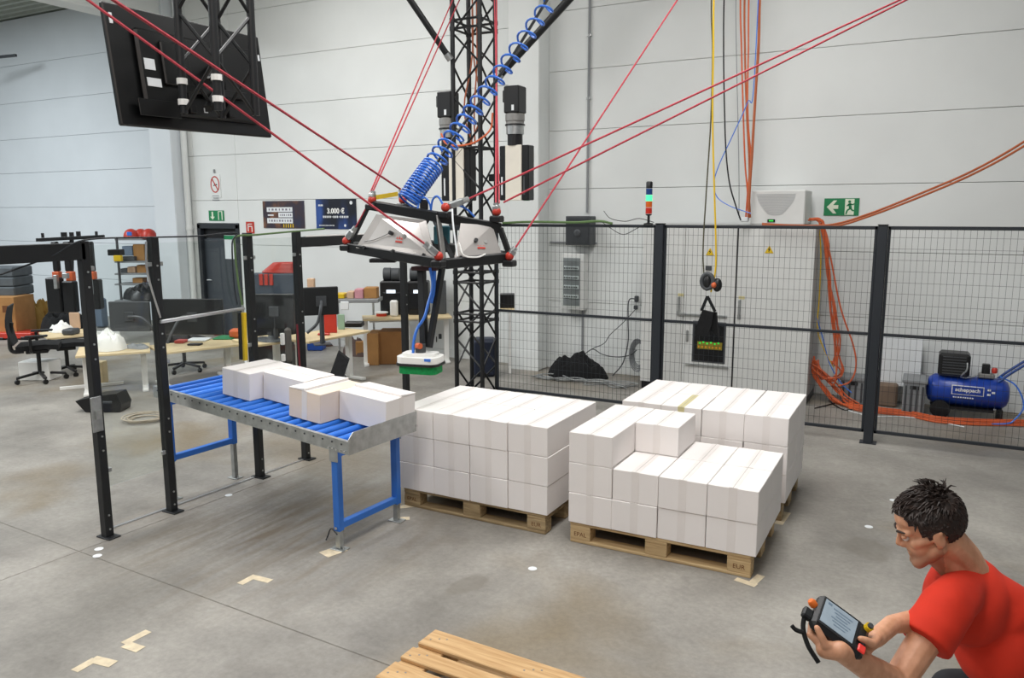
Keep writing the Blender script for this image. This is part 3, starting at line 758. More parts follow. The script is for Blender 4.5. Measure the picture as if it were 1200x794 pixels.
MB().tube(spline([on_plate(q2, .02, .6, .03)[0], on_plate(q2, .15, .95, .04)[0], on_plate(q2, .4, 1.02, .05)[0], on_plate(q2, .6, .9, .03)[0]], 6), .006).build('white_hose', M['white'], rob)
MB().tube(spline([(-1.122, 0.339, 2.233), (-1.077, 0.276, 2.128), (-1.028, 0.23, 1.988), (-1.0, 0.206, 1.897)], 5), .007).build('white_hose', M['notice'], rob)
MB().bar((-1.838, 0.366, 2.327), (-1.873, 0.697, 2.36), .004, .035).build('yellow_strap', M['yellow'], rob)
for (a, b, c) in (((490, 243), (497, 231), (505, 245)), ((505, 245), (513, 230), (521, 242)), ((527, 240), (540, 243), (555, 253))):
    pass
MB().tube(spline([(-1.431, 0.335, 2.228), (-1.42, 0.355, 2.304), (-1.381, 0.378, 2.317), (-1.349, 0.385, 2.266), (-1.34, 0.382, 2.221), (-1.323, 0.383, 2.303), (-1.28, 0.388, 2.328), (-1.213, 0.365, 2.258)], 6), .008).build('blue_hose', M['coil'], rob, True)
MB().tube(spline([(-1.188, 0.409, 2.24), (-1.144, 0.47, 2.259), (-1.095, 0.513, 2.227), (-1.056, 0.548, 2.176)], 6), .008).build('blue_hose', M['coil'], rob, True)
MB().box((-1.417, 0.406, 2.266), (.06, .06, .08), .01, CAMROT).build('hose_manifold', M['blackpl'], rob)
# gripper hanging under the platform
gr = thing('suction_gripper', 'white suction gripper with green foam hanging on two black bars', 'gripper', (-1.297, 0.144, 1.102))
gC = Vector((-1.3, 0.15, 1.14))
def gp(x, y, z): return gC + RZ(R_(12)) @ Vector((x, y, z))
G12 = RZ(R_(12))
def rounded(hx, hy, z0, z1, rr, c=8):
    poly = []
    for sx, sy, a0 in ((1, 1, 0), (-1, 1, 90), (-1, -1, 180), (1, -1, 270)):
        for k in range(c):
            t = R_(a0 + 90 * k / (c - 1)); poly.append(gp(sx * (hx - rr) + rr * math.cos(t), sy * (hy - rr) + rr * math.sin(t), z0))
    return MB().prism(poly, (0, 0, z1 - z0))
rounded(.165, .115, -.035, .012, .07).build('housing', M['white'], gr, True)
rounded(.13, .085, .012, .035, .05).build('housing_top', M['white'], gr, True)
rounded(.17, .12, -.055, -.035, .07).build('rim', M['blackpl'], gr, True)
rounded(.15, .10, -.115, -.055, .05).build('foam_pad', M['green'], gr, True)
MB().box(gp(.1, -.116, 0), (.05, .003, .02), 0, G12).build('badge', M['coil'], gr)
MB().cyl(gp(0, 0, .035), gp(0, 0, .10), .04, n=12).build('joint_hub', M['dgrey'], gr)
MB().cyl(gp(-.015, -.03, .09), gp(.02, -.05, .09), .022, n=10).build('orange_cap', M['orange'], gr)
MB().bar((-1.294, 0.189, 1.212), (-1.401, 0.331, 1.803), .05, .05, (1, 0, 0), .003).build('hanger_bar', M['black'], gr)
MB().bar((-1.26, 0.206, 1.206), (-1.234, 0.361, 1.794), .05, .035, (1, 0, 0), .003).build('hanger_bar', M['black'], gr)
MB().box((-1.365, 0.348, 1.79), (.2, .14, .03), .004, G12).build('mount_plate', mat('maroon', '3a1c20', .5), gr)
MB().tube(spline([(-1.297, 0.293, 1.796), (-1.259, 0.266, 1.665), (-1.273, 0.225, 1.539), (-1.287, 0.187, 1.433), (-1.321, 0.143, 1.353), (-1.336, 0.117, 1.259), (-1.335, 0.1, 1.158)], 6), .011).build('blue_hose', M['coil'], gr, True)
MB().tube(spline([(-1.274, 0.317, 1.795), (-1.262, 0.282, 1.631), (-1.272, 0.259, 1.536)], 6), .016).build('blue_hose', M['coil'], gr, True)
# coiled air hose
def coil(path, r0, r1, pitch0, pitch1, wr):
    P_ = spline(path, 24); L = [0]
    for a, b in zip(P_[:-1], P_[1:]): L.append(L[-1] + (b - a).length)
    tot = L[-1]; out = []; ph = 0.; s = 0.; i = 0
    e1 = None
    while s < tot:
        while i < len(L) - 2 and L[i + 1] < s: i += 1
        f = (s - L[i]) / max(1e-9, L[i + 1] - L[i]); c = P_[i].lerp(P_[i + 1], f); d = (P_[i + 1] - P_[i]).normalized()
        if e1 is None: e1 = d.orthogonal().normalized()
        e1 = (e1 - d * e1.dot(d)).normalized(); e2 = d.cross(e1)
        t = s / tot; r = r0 + (r1 - r0) * t; pit = pitch0 if t < .10 else pitch0 + .042 + (pitch1 - pitch0 - .042) * ((t - .10) / .90) ** .8
        out.append(c + e1 * math.cos(ph) * r + e2 * math.sin(ph) * r)
        dph = 2 * math.pi / 14; ph += dph; s += pit / 14
    return MB().tube(out, wr, 6)
t = thing('coiled_air_hose', 'long blue coiled air hose running up from the platform', 'hose', (-1.487, 0.316, 2.291))
coil([(-1.511, 0.327, 2.292), (-1.448, 0.423, 2.446), (-1.294, 0.752, 2.86), (-1.107, 1.11, 3.333), (-0.92, 1.473, 3.843), (-0.799, 1.71, 4.162), (-0.516, 2.367, 5.056)], .082, .048, .024, .20, .009).build('coil', M['coil'], t, True)
MB().tube(spline([(-1.478, 0.349, 2.317), (-1.294, 0.752, 2.86), (-1.107, 1.11, 3.333), (-0.913, 1.49, 3.912), (-0.828, 1.671, 4.156), (-0.516, 2.367, 5.056)], 6), .012).build('guide_rope', M['black'], t)

# ropes
def rope(p, q, label, r=.0075, sag=0., ext=0.):
    p, q = Vector(p), Vector(q)
    if q.z > 4.4: q = q + (q - p) * max(0, min(1.2, (6.2 - q.z) / (q.z - p.z)))
    m = (p + q) / 2 + Vector((0, 0, -sag))
    pts = [p, q] if not sag else spline([p, m, q], 6)
    o = MB().tube(pts, r, 6).build('robot_rope', M['rope'])
    return tag(o, label, 'rope', None)
rope(aF, (-2.359, -1.975, 3.593), 'red rope crossing low over the television to the front corner', .0085)
rope(aTB, (-1.285, -2.497, 3.255), 'red rope crossing high over the television to the rear corner', .0085)
rope(aTL, (-2.822, 3.146, 4.408), 'red rope from the platform upper left corner up to the mast')
rope((-1.899, 0.36, 2.348), (-2.847, 3.08, 4.433), 'second red rope beside the one rising to the mast')
rope((-1.88, 0.368, 2.334), aL, 'short red rope linking two left corners of the platform', .006)
rope(aQ, (-0.131, 3.022, 4.38), 'red rope rising steeply right from the lower right corner')
rope(aTF, (2.01, 2.479, 3.966), 'red rope to far upper right, the higher of two')
rope((-0.884, 0.693, 2.284), (2.037, 2.615, 4.002), 'red rope to far upper right, the lower of two')
rope(aTR, (-2.488, 3.497, 4.733), 'red rope running straight up along the mast right chord')
rope((-0.912, 0.677, 2.278), (-2.513, 3.484, 4.733), 'dark red second rope running up along the mast', .006)

# ================================================================== ALONG THE BACK WALL
WY = 5.45
# control cabinet
CX0, CX1, CY0, CY1, CZ = -1.13, .87, 4.75, 5.42, 2.06
cab = thing('control_cabinet', 'tall light grey control cabinet with yellow warning triangles behind the fence', 'cabinet', (-.13, 5.08, 0))
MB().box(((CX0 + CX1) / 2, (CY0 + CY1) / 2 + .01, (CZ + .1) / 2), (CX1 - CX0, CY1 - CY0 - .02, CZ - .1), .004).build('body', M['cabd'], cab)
MB().box(((CX0 + CX1) / 2, (CY0 + CY1) / 2, .05), (CX1 - CX0 - .02, CY1 - CY0 - .04, .1)).build('plinth', M['blackpl'], cab)
doors = []
for a, b in ((CX0, -.60), (-.60, .012), (.022, CX1)):
    d = MB().box(((a + b) / 2, CY0 - .008, .1 + (CZ - .1) / 2), (b - a - .006, .03, CZ - .11), .005).build('door', M['cab'], cab); doors.append(d)
MB().box((.017, CY0 - .015, 1.08), (.012, .02, 1.95)).build('door_gap', M['blackpl'], cab)
for dd_, xx in ((doors[0], -.655), (doors[2], .07)):
    MB().box((xx, CY0 - .032, 1.09), (.03, .03, .20), .006).box((xx, CY0 - .034, .99), (.04, .03, .05), .006).build('handle', M['zinc'], dd_)
    MB().box((xx + .02, CY0 - .025, 1.215), (.07, .003, .035)).build('yellow_tag', M['ytape'], dd_)
MB().box((-.54, CY0 - .03, .72), (.03, .02, .14), .006).build('handle', M['zinc'], doors[1])
MB().box((-.37, CY0 - .03, .98), (.6, .03, .03), .004).box((-.29, CY0 - .03, .37), (.52, .03, .025), .004).build('rail', M['zinc'], doors[1])
wn = MB().box((-.275, CY0 - .026, .66), (.40, .012, .50), .003).build('window', M['dgrey'], doors[1])
MB().box((-.275, CY0 - .034, .66), (.36, .004, .46)).build('dark_pane', M['screen'], wn)
MB().box((-.26, CY0 - .037, .62), (.30, .004, .09)).build('module_row', mat('module', '8a7a22', .5), wn)
ld = MB(); 
for k in range(6): ld.box((-.38 + k * .045, CY0 - .040, .645 + (.012 if k % 2 else 0)), (.022, .003, .02))
ld.build('green_lights', mat('led_green', '2fd04a', .4, emit='35e04a', estr=.5, var=0), wn)
lo = MB()
for k in range(7): lo.box((-.39 + k * .042, CY0 - .040, .60), (.016, .003, .022))
lo.build('orange_lights', mat('led_orange', 'd08a22', .4, emit='e09020', estr=.2, var=0), wn)
def warn(x, z, parent, s=.10):
    y = CY0 - .026
    MB().prism([(x - s / 2, y, z), (x + s / 2, y, z), (x, y, z + s * .87)], (0, -.002, 0)).build('warning_sign', M['yellow'], parent)
    MB().prism([(x + .008, y - .0025, z + .07), (x - .014, y - .0025, z + .04), (x, y - .0025, z + .04), (x - .008, y - .0025, z + .012), (x + .014, y - .0025, z + .045), (x + .001, y - .0025, z + .045)], (0, -.0015, 0)).build('bolt_mark', M['blackpl'], parent)
warn(-.30, 1.70, doors[1]); warn(.375, 1.74, doors[2])
MB().box((-.31, CY0 - .03, 1.55), (.07, .02, .05), .004).build('nameplate', M['dgrey'], doors[1])
MB().box((-.93, CY0 - .03, 1.09), (.07, .03, .07), .006).build('switch', M['blackpl'], doors[0])
# cooling unit
M['louvre'] = mat('louvre_grey', 'a9adb0', .5, var=0)
ac = thing('cooling_unit', 'light grey cooling unit with curved louvres on the cabinet top', 'cooling unit', (.42, 5.1, CZ))
MB().box((.42, 5.1, CZ + .195), (.60, .5, .39), .012).build('housing', M['cab'], ac)
for k in range(17):
    z_ = CZ + .345 - k * .0135; hw = .215 - .0016 * k - .0004 * k * k
    pts = [(.40 - hw + 2 * hw * i / 8, 4.847, z_ - (.018 * (k / 16) ** 2) * (1 - ((i - 4) / 4) ** 2)) for i in range(9)]
    MB().tube(pts, .0019, 4).build('louvre', M['louvre'], ac)
MB().box((.36, 4.846, CZ + .045), (.085, .012, .035), .003).build('display', M['screen'], ac)
MB().box((.36, 4.839, CZ + .045), (.05, .003, .014)).build('readout', MAT['led_green'], ac)
# signal tower
sg = thing('signal_tower', 'stacked signal light with green lit, standing on the fence', 'signal light', (-0.65, 3.47, 2.112))
sx, sy, sz = (-0.65, 3.47, 2.112)
MB().lathe([(.05, 0), (.05, .012), (.014, .02), (.014, .09), (.032, .1), (.032, .11)], (sx, sy, 2.077), (0, 0, 1), 14).build('base', M['blackpl'], sg, True)
z_ = 2.19
for nm, cm in (('red_lens', mat('lens_red', 'b0281a', .3, var=0, emit='c02a14', estr=.15)), ('orange_lens', mat('lens_orange', 'c0581a', .3, var=0, emit='d06018', estr=.15)), ('green_lens', mat('lens_green', '4fe09a', .3, var=0, emit='48e498', estr=1.1)), ('blue_lens', mat('lens_blue', '1d3f7a', .3, var=0))):
    MB().cyl((sx, sy, z_), (sx, sy, z_ + .062), .034, n=14).build(nm, cm, sg, True); z_ += .066
MB().lathe([(.034, 0), (.034, .06), (.026, .07)], (sx, sy, z_), (0, 0, 1), 14).build('cap', M['blackpl'], sg, True)
tag(MB().tube(spline([(sx + .06, 3.47, 2.10), (sx - .1, 3.46, 2.14), (sx - .25, 3.45, 2.11), (sx - .42, 3.45, 2.14), (sx - .5, 3.45, 2.22)], 6), .004).tube(spline([(sx, 3.46, 2.10), (sx - .13, 3.45, 2.03), (sx - .27, 3.44, 1.97), (sx - .42, 3.44, 2.04), (sx - .52, 3.46, 2.1)], 6), .004).build('signal_cable', M['blackpl']), 'thin dark cable looped on the fence beside the signal light', 'cable')
tag(MB().tube(spline([(-2.4, 3.455, 2.085), (-2.0, 3.45, 2.10), (-1.5, 3.45, 2.095), (-1.2, 3.45, 2.11), (-1.05, 3.455, 2.085)], 6), .014).build('green_cable', MAT['green_cable']), 'olive green cable lying along the fence top left of the signal light', 'cable')
# dark box on the wall, fuse box and conduits
eb = thing('junction_box', 'dark grey square box on the wall above the fuse box', 'box', (-2.249, 5.3, 1.96))
c = (-2.219, 5.23, 1.96, 0.36, 0.387)
MB().box((c[0], 5.33, c[2]), (.36, .2, c[4]), .008).build('housing', M['dgrey'], eb)
MB().box((c[0], 5.225, c[2]), (.32, .012, c[4] - .05), .004).build('lid', mat('box_lid', '34373a', .5), eb)
MB().lathe([(.05, 0), (.05, .01), (.03, .02)], (c[0], 5.22, c[2] - .03), (0, -1, 0), 14).build('knob', M['dgrey'], eb)
cn = thing('conduit', 'thin grey conduit running down the wall into the dark box', 'pipe', (c[0] + .06, 5.42, 2.3))
MB().cyl((c[0] + .05, 5.43, 2.2), (c[0] + .05, 5.43, 6.3), .018, n=8).build('pipe', M['grey'], cn, True)
for z_ in (2.9, 3.7, 4.5): MB().box((c[0] + .05, 5.43, z_), (.06, .03, .03)).build('clamp', M['zinc'], cn)
fbx = thing('fuse_box', 'grey wall fuse box with a clear door over rows of breakers', 'fuse box', (-2.317, 5.3, 1.262))
c2 = (-2.308, 5.28, 1.262, 0.33, 0.772)
MB().box((c2[0], 5.36, c2[2]), (.33, .16, c2[4]), .01).build('housing', M['cab'], fbx)
MB().box((c2[0] - .015, 5.277, c2[2]), (.25, .006, c2[4] - .12)).build('inner_panel', M['grey'], fbx)
for k in range(4):
    zz = c2[2] - .2 + k * .13
    MB().box((c2[0] - .015, 5.27, zz), (.22, .02, .05), .003).build('breaker_row', M['notice'], fbx)
    b = MB()
    for j in range(8): b.box((c2[0] - .11 + j * .026, 5.256, zz), (.012, .012, .02))
    b.build('breaker_levers', M['dgrey'], fbx)['kind'] = 'stuff'
MB().box((c2[0] - .015, 5.24, c2[2]), (.26, .004, c2[4] - .1)).build('clear_door', CLEAR, fbx)
tag(MB().cyl((c2[0] + .09, 5.43, .3), (c2[0] + .09, 5.43, c2[2] - c2[4] / 2), .014, n=8).build('conduit', M['grey']), 'short grey conduit running down from the fuse box', 'pipe')
tag(MB().cyl((-2.72, 5.425, 1.79), (-2.02, 5.425, 1.79), .013, n=8).build('conduit', M['grey']), 'horizontal grey conduit between the pillar and the dark box', 'pipe')
# signs on the wall
def sign(name, label, cat, x, z, w, h, m, y=WY - .004):
    o = tag(MB().box((x, y - .002, z), (w, .006, h)).build(name, m), label, cat); OFF[o.name] = Vector((0, 0, 0)); return o
def flat(parent, name, poly, x, z, m, y=WY - .0095, sc=1.):
    return MB().prism([(x + px * sc, y, z + pz * sc) for px, pz in poly], (0, -.002, 0)).build(name, m, parent)
a_, b_ = (0.851, 5.44, 2.161), (1.234, 5.44, 2.361)
ex, ez, ew, eh = (a_[0] + b_[0]) / 2, (a_[2] + b_[2]) / 2, b_[0] - a_[0], .20
s = sign('exit_sign', 'green emergency exit sign with arrow and running figure', 'sign', ex, ez, ew, eh, M['greens'])
flat(s, 'arrow', [(-.42 * ew, 0), (-.23 * ew, .38 * eh), (-.13 * ew, .38 * eh), (-.24 * ew, .11 * eh), (-.09 * ew, .11 * eh), (-.09 * ew, -.11 * eh), (-.24 * ew, -.11 * eh), (-.13 * ew, -.38 * eh), (-.23 * ew, -.38 * eh)], ex, ez, M['signw'])
flat(s, 'pale_field', [(.10 * ew, -.46 * eh), (.43 * ew, -.46 * eh), (.43 * ew, .46 * eh), (.10 * ew, .46 * eh)], ex, ez, M['signw'])
fg = MB()
def seg(x0, z0, x1, z1, w):
    fg.bar((ex + x0 * ew, WY - .0125, ez + z0 * eh), (ex + x1 * ew, WY - .0125, ez + z1 * eh), .002, w * eh, (0, 0, 1)) if abs(x1 - x0) > 1e-4 else None
fg.cyl((ex + .225 * ew, WY - .0115, ez + .30 * eh), (ex + .225 * ew, WY - .0135, ez + .30 * eh), .08 * eh, n=12)
for q in ((.225, .2, .26, -.08, .16), (.26, -.08, .17, -.2, .09), (.17, -.2, .14, -.42, .09), (.26, -.08, .33, -.22, .09), (.33, -.22, .39, -.2, .08), (.22, .16, .15, .05, .07), (.23, .18, .33, .12, .07), (.33, .12, .36, .2, .06)): seg(*q)
fg.build('running_figure', M['greens'], s)
flat(s, 'door_mark', [(.36 * ew, -.46 * eh), (.43 * ew, -.46 * eh), (.43 * ew, .46 * eh), (.36 * ew, .46 * eh)], ex, ez, M['greens'], WY - .0105)
a_, b_ = (-9.475, 5.44, 2.065), (-9.097, 5.44, 2.245)
ex, ez, ew, eh = (a_[0] + b_[0]) / 2, (a_[2] + b_[2]) / 2, b_[0] - a_[0], b_[2] - a_[2]
s = sign('exit_sign', 'green emergency exit sign with down arrow above the dark door', 'sign', ex, ez, ew, eh, M['greens'])
flat(s, 'arrow', [(-.25 * ew, -.4 * eh), (-.40 * ew, -.1 * eh), (-.30 * ew, -.1 * eh), (-.30 * ew, .38 * eh), (-.20 * ew, .38 * eh), (-.20 * ew, -.1 * eh), (-.10 * ew, -.1 * eh)], ex, ez, M['signw'])
flat(s, 'door_mark', [(.12 * ew, -.42 * eh), (.17 * ew, -.42 * eh), (.17 * ew, .36 * eh), (.35 * ew, .36 * eh), (.35 * ew, -.42 * eh), (.41 * ew, -.42 * eh), (.41 * ew, .43 * eh), (.12 * ew, .43 * eh)], ex, ez, M['signw'])
nx, _, nz_ = (-9.272, 5.44, 2.669)
s = sign('no_smoking_sign', 'white round prohibition sign with red ring high on the wall', 'sign', nx, nz_, .26, .40, M['wall'])
rg = MB(); n = 24
for k in range(n):
    t0, t1 = 2 * math.pi * k / n, 2 * math.pi * (k + 1) / n
    rg.bar((nx + .10 * math.cos(t0), WY - .011, nz_ + .03 + .135 * math.sin(t0)), (nx + .10 * math.cos(t1), WY - .011, nz_ + .03 + .135 * math.sin(t1)), .02, .003, (0, 1, 0))
rg.bar((nx - .07, WY - .011, nz_ + .13), (nx + .07, WY - .011, nz_ - .07), .02, .003, (0, 1, 0)); rg.build('red_ring', M['red'], s)
MB().bar((nx - .045, WY - .009, nz_ + .01), (nx + .05, WY - .009, nz_ + .03), .02, .003, (0, 1, 0)).build('cigarette', M['dgrey'], s)
lt = MB()
for k in range(3): lt.box((nx, WY - .009, nz_ - .17 - k * .035), (.17 - .04 * (k % 2), .003, .014))
lt.build('print_lines', M['grey'], s)['kind'] = 'stuff'
tag(MB().box((nx, WY - .01, nz_ + .26), (.03, .02, .06)).build('wall_hook', M['grey']), 'small grey hook above the round prohibition sign', 'hook')
rx, _, rz_ = (-8.479, 5.44, 1.951)
s = sign('fire_sign', 'small red fire equipment sign right of the dark door', 'sign', rx, rz_, .19, .20, M['red'])
MB().box((rx - .045, WY - .009, rz_), (.02, .003, .13)).box((rx, WY - .009, rz_ + .06), (.1, .003, .014)).box((rx, WY - .009, rz_ + .02), (.1, .003, .014)).box((rx + .045, WY - .009, rz_ - .03), (.02, .003, .09)).build('ladder_mark', M['white'], s)
# posters
def poster_mat(name, cols, scale, stretch):
    m = bpy.data.materials.new(name); m.use_nodes = True; nt = m.node_tree; N = nt.nodes; L = nt.links; b = N['Principled BSDF']
    tc = N.new('ShaderNodeTexCoord'); mp = N.new('ShaderNodeMapping'); mp.inputs['Scale'].default_value = stretch
    n = N.new('ShaderNodeTexNoise'); n.inputs['Scale'].default_value = scale; n.inputs['Detail'].default_value = 3
    L.new(tc.outputs['Object'], mp.inputs['Vector']); L.new(mp.outputs[0], n.inputs['Vector'])
    r = N.new('ShaderNodeValToRGB'); L.new(n.outputs['Fac'], r.inputs['Fac'])
    for i, (p_, h_) in enumerate(cols):
        e = r.color_ramp.elements[i] if i < 2 else r.color_ramp.elements.new(p_)
        e.position = p_; e.color = lin(h_)
    L.new(r.outputs[0], b.inputs['Base Color']); b.inputs['Roughness'].default_value = .4; return m
PM1 = poster_mat('poster_print_warm', [(.35, '2c3046'), (.50, '3a2f38'), (.60, '6b4a3a'), (.72, 'b0805a')], 2.2, (1.6, 1, 1.2))
PM2 = poster_mat('poster_print_blue', [(.38, '0d1220'), (.50, '16264a'), (.60, '2a4a8c'), (.75, '3e63b0')], 1.8, (1.4, 1, .6))
a_, b_ = (-8.158, 5.44, 1.946), (-7.228, 5.44, 2.4)
ex, ez, ew, eh = (a_[0] + b_[0]) / 2, (a_[2] + b_[2]) / 2, b_[0] - a_[0], b_[2] - a_[2]
s = sign('poster', 'dark poster with orange glow and pale text bars, left of the blue one', 'poster', ex, ez, ew, eh, PM1)
XD, ZD = (1, 0, 0), (0, 0, 1)
pb = MB()
for x0, x1, z0, z1 in ((-.40, .22, .10, .27), (-.12, .22, -.10, .07), (-.40, .22, -.32, -.13)): pb.box((ex + (x0 + x1) / 2 * ew, WY - .010, ez + (z0 + z1) / 2 * eh), ((x1 - x0) * ew, .002, (z1 - z0) * eh))
pb.build('text_bar', M['notice'], s)['kind'] = 'stuff'
pt = MB()
for zc, n, x0, x1 in ((.185, 7, -.38, .2), (-.015, 6, -.10, .2), (-.225, 9, -.38, .2)):
    for k in range(n):
        w_ = (x1 - x0) / n; pt.box((ex + (x0 + (k + .5) * w_) * ew, WY - .0115, ez + zc * eh), (w_ * ew * (.55 if k % 3 else .3), .001, .07 * eh))
pt.build('print_lines', mat('print_grey', '7a7584', .6, var=0), s)['kind'] = 'stuff'
MB().box((ex - .31 * ew, WY - .010, ez - .02 * eh), (.14 * ew, .002, .05 * eh)).build('subtitle', M['notice'], s)
for k in range(5): MB().box((ex + (.0 + k * .055) * ew, WY - .010, ez - .41 * eh), (.022 * ew, .002, .13 * eh)).build('yellow_mark', M['yellow'], s)
a_, b_ = (-6.978, 5.44, 1.941), (-6.141, 5.44, 2.418)
ex, ez, ew, eh = (a_[0] + b_[0]) / 2, (a_[2] + b_[2]) / 2, b_[0] - a_[0], b_[2] - a_[2]
s = sign('poster', 'dark blue poster reading 3.000 in white with a euro sign', 'poster', ex, ez, ew, eh, PM2)
text('lettering', '3.000 \u20ac', eh * .24, M['white'], s, (ex, WY - .011, ez + .10 * eh), XD, ZD, .0008, bold=.004)
pl_ = MB()
for k in range(15): pl_.box((ex + (-.31 + k * .043) * ew, WY - .010, ez - .09 * eh), (.026 * ew, .002, (.07 if k not in (5, 9) else .02) * eh))
for k in range(14): pl_.box((ex + (-.42 + k * .028) * ew, WY - .010, ez - .38 * eh), (.016 * ew, .002, .035 * eh))
for k in range(4): pl_.box((ex + (-.42 + k * .03) * ew, WY - .010, ez + .30 * eh), (.02 * ew, .002, .06 * eh))
pl_.build('print_lines', M['notice'], s)['kind'] = 'stuff'
MB().cyl((ex + .38 * ew, WY - .009, ez + .38 * eh), (ex + .38 * ew, WY - .011, ez + .38 * eh), .03, n=10).build('round_mark', M['notice'], s)
MB().cyl((ex + .22 * ew, WY - .009, ez - .38 * eh), (ex + .22 * ew, WY - .011, ez - .38 * eh), .022, n=10).build('round_mark', M['notice'], s)

# compressor
cp = thing('air_compressor', 'blue air compressor with black motor cover behind the fence', 'compressor', (2.46, 4.97, 0))
cx0, cx1, cy, cz, cr = 2.10, 2.83, 5.02, .29, .165
prof = [(.002, cx0 - .03), (.07, cx0 - .025), (.125, cx0 - .005), (cr, cx0 + .05), (cr, cx1 - .05), (.125, cx1 + .005), (.07, cx1 + .025), (.002, cx1 + .03)]
tank = MB().lathe(prof, (0, cy, cz), (1, 0, 0), 24).build('tank', mat('deep_blue', '1b3f9e', .3, var=.03), cp, True)
MB().box(((cx0 + cx1) / 2 + .0, cy - cr - .001, cz + .035), (.30, .006, .10)).build('label_plate', M['white'], tank)
MB().box(((cx0 + cx1) / 2 + .0, cy - cr - .004, cz + .035), (.285, .006, .085)).build('label_field', MAT['deep_blue'], tank)
text('lettering', 'scheppach', .056, M['white'], tank, ((cx0 + cx1) / 2, cy - cr - .0085, cz + .04), (1, 0, 0), (0, 0, 1), .001, bold=.0015)
pl_ = MB()
for k in range(9): pl_.box((2.34 + k * .022, cy - cr + .004, cz - .045), (.015, .01, .012))
for k in range(3): pl_.box((2.66 + (k % 2) * .04, cy - cr - .002, cz + .01 + k * .025), (.03, .006, .02))
pl_.build('print_lines', M['notice'], tank)['kind'] = 'stuff'
cvr = MB().box((2.32, cy, cz + .29), (.30, .28, .25), .025).build('motor_cover', M['blackpl'], cp)
for k in range(7): MB().box((2.32, cy - .143, cz + .20 + k * .03), (.22, .006, .01)).build('cooling_slot', M['dgrey'], cvr)
MB().tube(spline([(2.44, cy - .15, cz + .33), (2.44, cy - .17, cz + .26), (2.40, cy - .16, cz + .20), (2.40, cy - .12, cz + .165), (2.48, cy - .1, cz + .17), (2.55, cy - .08, cz + .2)], 6), .009).build('pressure_pipe', M['zinc'], cp, True)
MB().box((2.63, cy - .03, cz + .19), (.15, .1, .05), .01).build('manifold', M['gear'], cp)
MB().box((2.62, cy - .03, cz + .26), (.075, .08, .11), .008).build('pressure_switch', M['blackpl'], cp)
MB().lathe([(.024, 0), (.028, .015), (.028, .045), (.02, .055)], (2.70, cy - .04, cz + .225), (0, 0, 1), 12).build('red_knob', M['red'], cp, True)
for dy in (-.09, .09): MB().tube(spline([(2.74, cy + dy, cz + .14), (2.85, cy + dy, cz + .25), (3.10, cy + dy, cz + .46), (3.2, cy + dy, cz + .5)], 6), .014, 8).build('handle_tube', mat('blue_tube', '21468c', .4), cp, True)
for dy in (-.16, .16):
    MB().lathe([(.03, -.025), (.095, -.025), (.1, -.015), (.1, .015), (.095, .025), (.03, .025)], (2.22, cy + dy, .1), (0, 1, 0), 18).build('wheel', M['blackpl'], cp, True)
MB().box((2.78, cy, .07), (.05, .24, .14), .01).build('rubber_foot', M['blackpl'], cp)
MB().box((2.47, cy - .04, .115), (.5, .2, .03)).build('base_bracket', M['blackpl'], cp)
tag(MB().tube(spline([(2.75, cy - .08, cz + .2), (2.90, cy - .12, cz + .12), (2.98, cy - .15, cz - .08), (2.9, cy - .2, .06), (2.84, cy - .24, .03), (2.7, cy - .3, .02)], 6), .009).build('air_hose', M['coil']), 'blue air hose hanging from the right end of the compressor', 'hose')
# crates and panels
def crate(label, c, size, rz):
    t = thing('plastic_crate', label, 'crate', (c[0], c[1], 0), None); r = RZ(rz); C_ = Vector((c[0], c[1], 0))
    w, d, h = size
    b = MB().box(C_ + Vector((0, 0, h / 2)), (w, d, h), .01, r).build('body', M['grey'], t)
    MB().box(C_ + Vector((0, 0, h - .02)), (w + .03, d + .03, .035), .006, r).build('rim', M['grey'], t)
    for k in range(4):
        x_ = -w / 2 + w * (k + .5) / 4
        MB().box(C_ + r @ Vector((x_, -d / 2 - .006, h * .45)), (.02, .014, h * .75), .003, r).build('rib', M['dgrey'], t)
    MB().box(C_ + r @ Vector((0, -d / 2 - .004, h * .78)), (w * .4, .01, .04), 0, r).build('hand_hole', M['blackpl'], t)
crate('grey plastic crate standing left of the blue compressor', (1.96, 5.0), (.22, .36, .40), 0)
crate('grey plastic crate behind the right fence post', (1.32, 5.25), (.26, .3, .31), 0)
tag(MB().box((1.798, 5.3, 0.501), (.42, .03, .56), .004, Matrix.Rotation(R_(-5), 3, 'X')).build('white_board', M['notice']), 'pale flat board leaning on the wall behind the crates', 'board')
MB().box((1.7, 5.27, .11), (.46, .2, .22), .01)
tag(MB().box((1.62, 5.2, .13), (.34, .16, .26), .02).build('bag', mat('brown_bag', '7d6a5a', .8)), 'brownish bag lying under the leaning pale board', 'bag')

# black cloth heap on the floor
def heap(name, m, c, sx, sy, sz, seed, n=36, k=12):
    vs_ = []; fs = []
    for j in range(k + 1):
        f = j / k
        for i in range(n):
            t = 2 * math.pi * i / n
            q = Vector((math.cos(t) * f, math.sin(t) * f, 0))
            nz1 = noise.noise(Vector((q.x * 2.1 + seed, q.y * 2.1, seed))); nz2 = noise.noise(Vector((q.x * 6 + seed, q.y * 6, seed * 2)))
            h = max(0, (1 - f ** 3.2)) ** .7 * max(.25, .75 + .4 * nz1 + .28 * nz2)
            rr = 1 + .22 * noise.noise(Vector((math.cos(t) * 1.3 + seed, math.sin(t) * 1.3, 3.)))
            vs_.append(Vector((c[0] + q.x * sx * rr, c[1] + q.y * sy * rr, max(.004, h * sz) if j < k else .002)))
    for j in range(k):
        for i in range(n): fs.append((j * n + i, j * n + (i + 1) % n, (j + 1) * n + (i + 1) % n, (j + 1) * n + i))
    b = MB(); b.add(vs_, fs); return b.build(name, m, None, True)
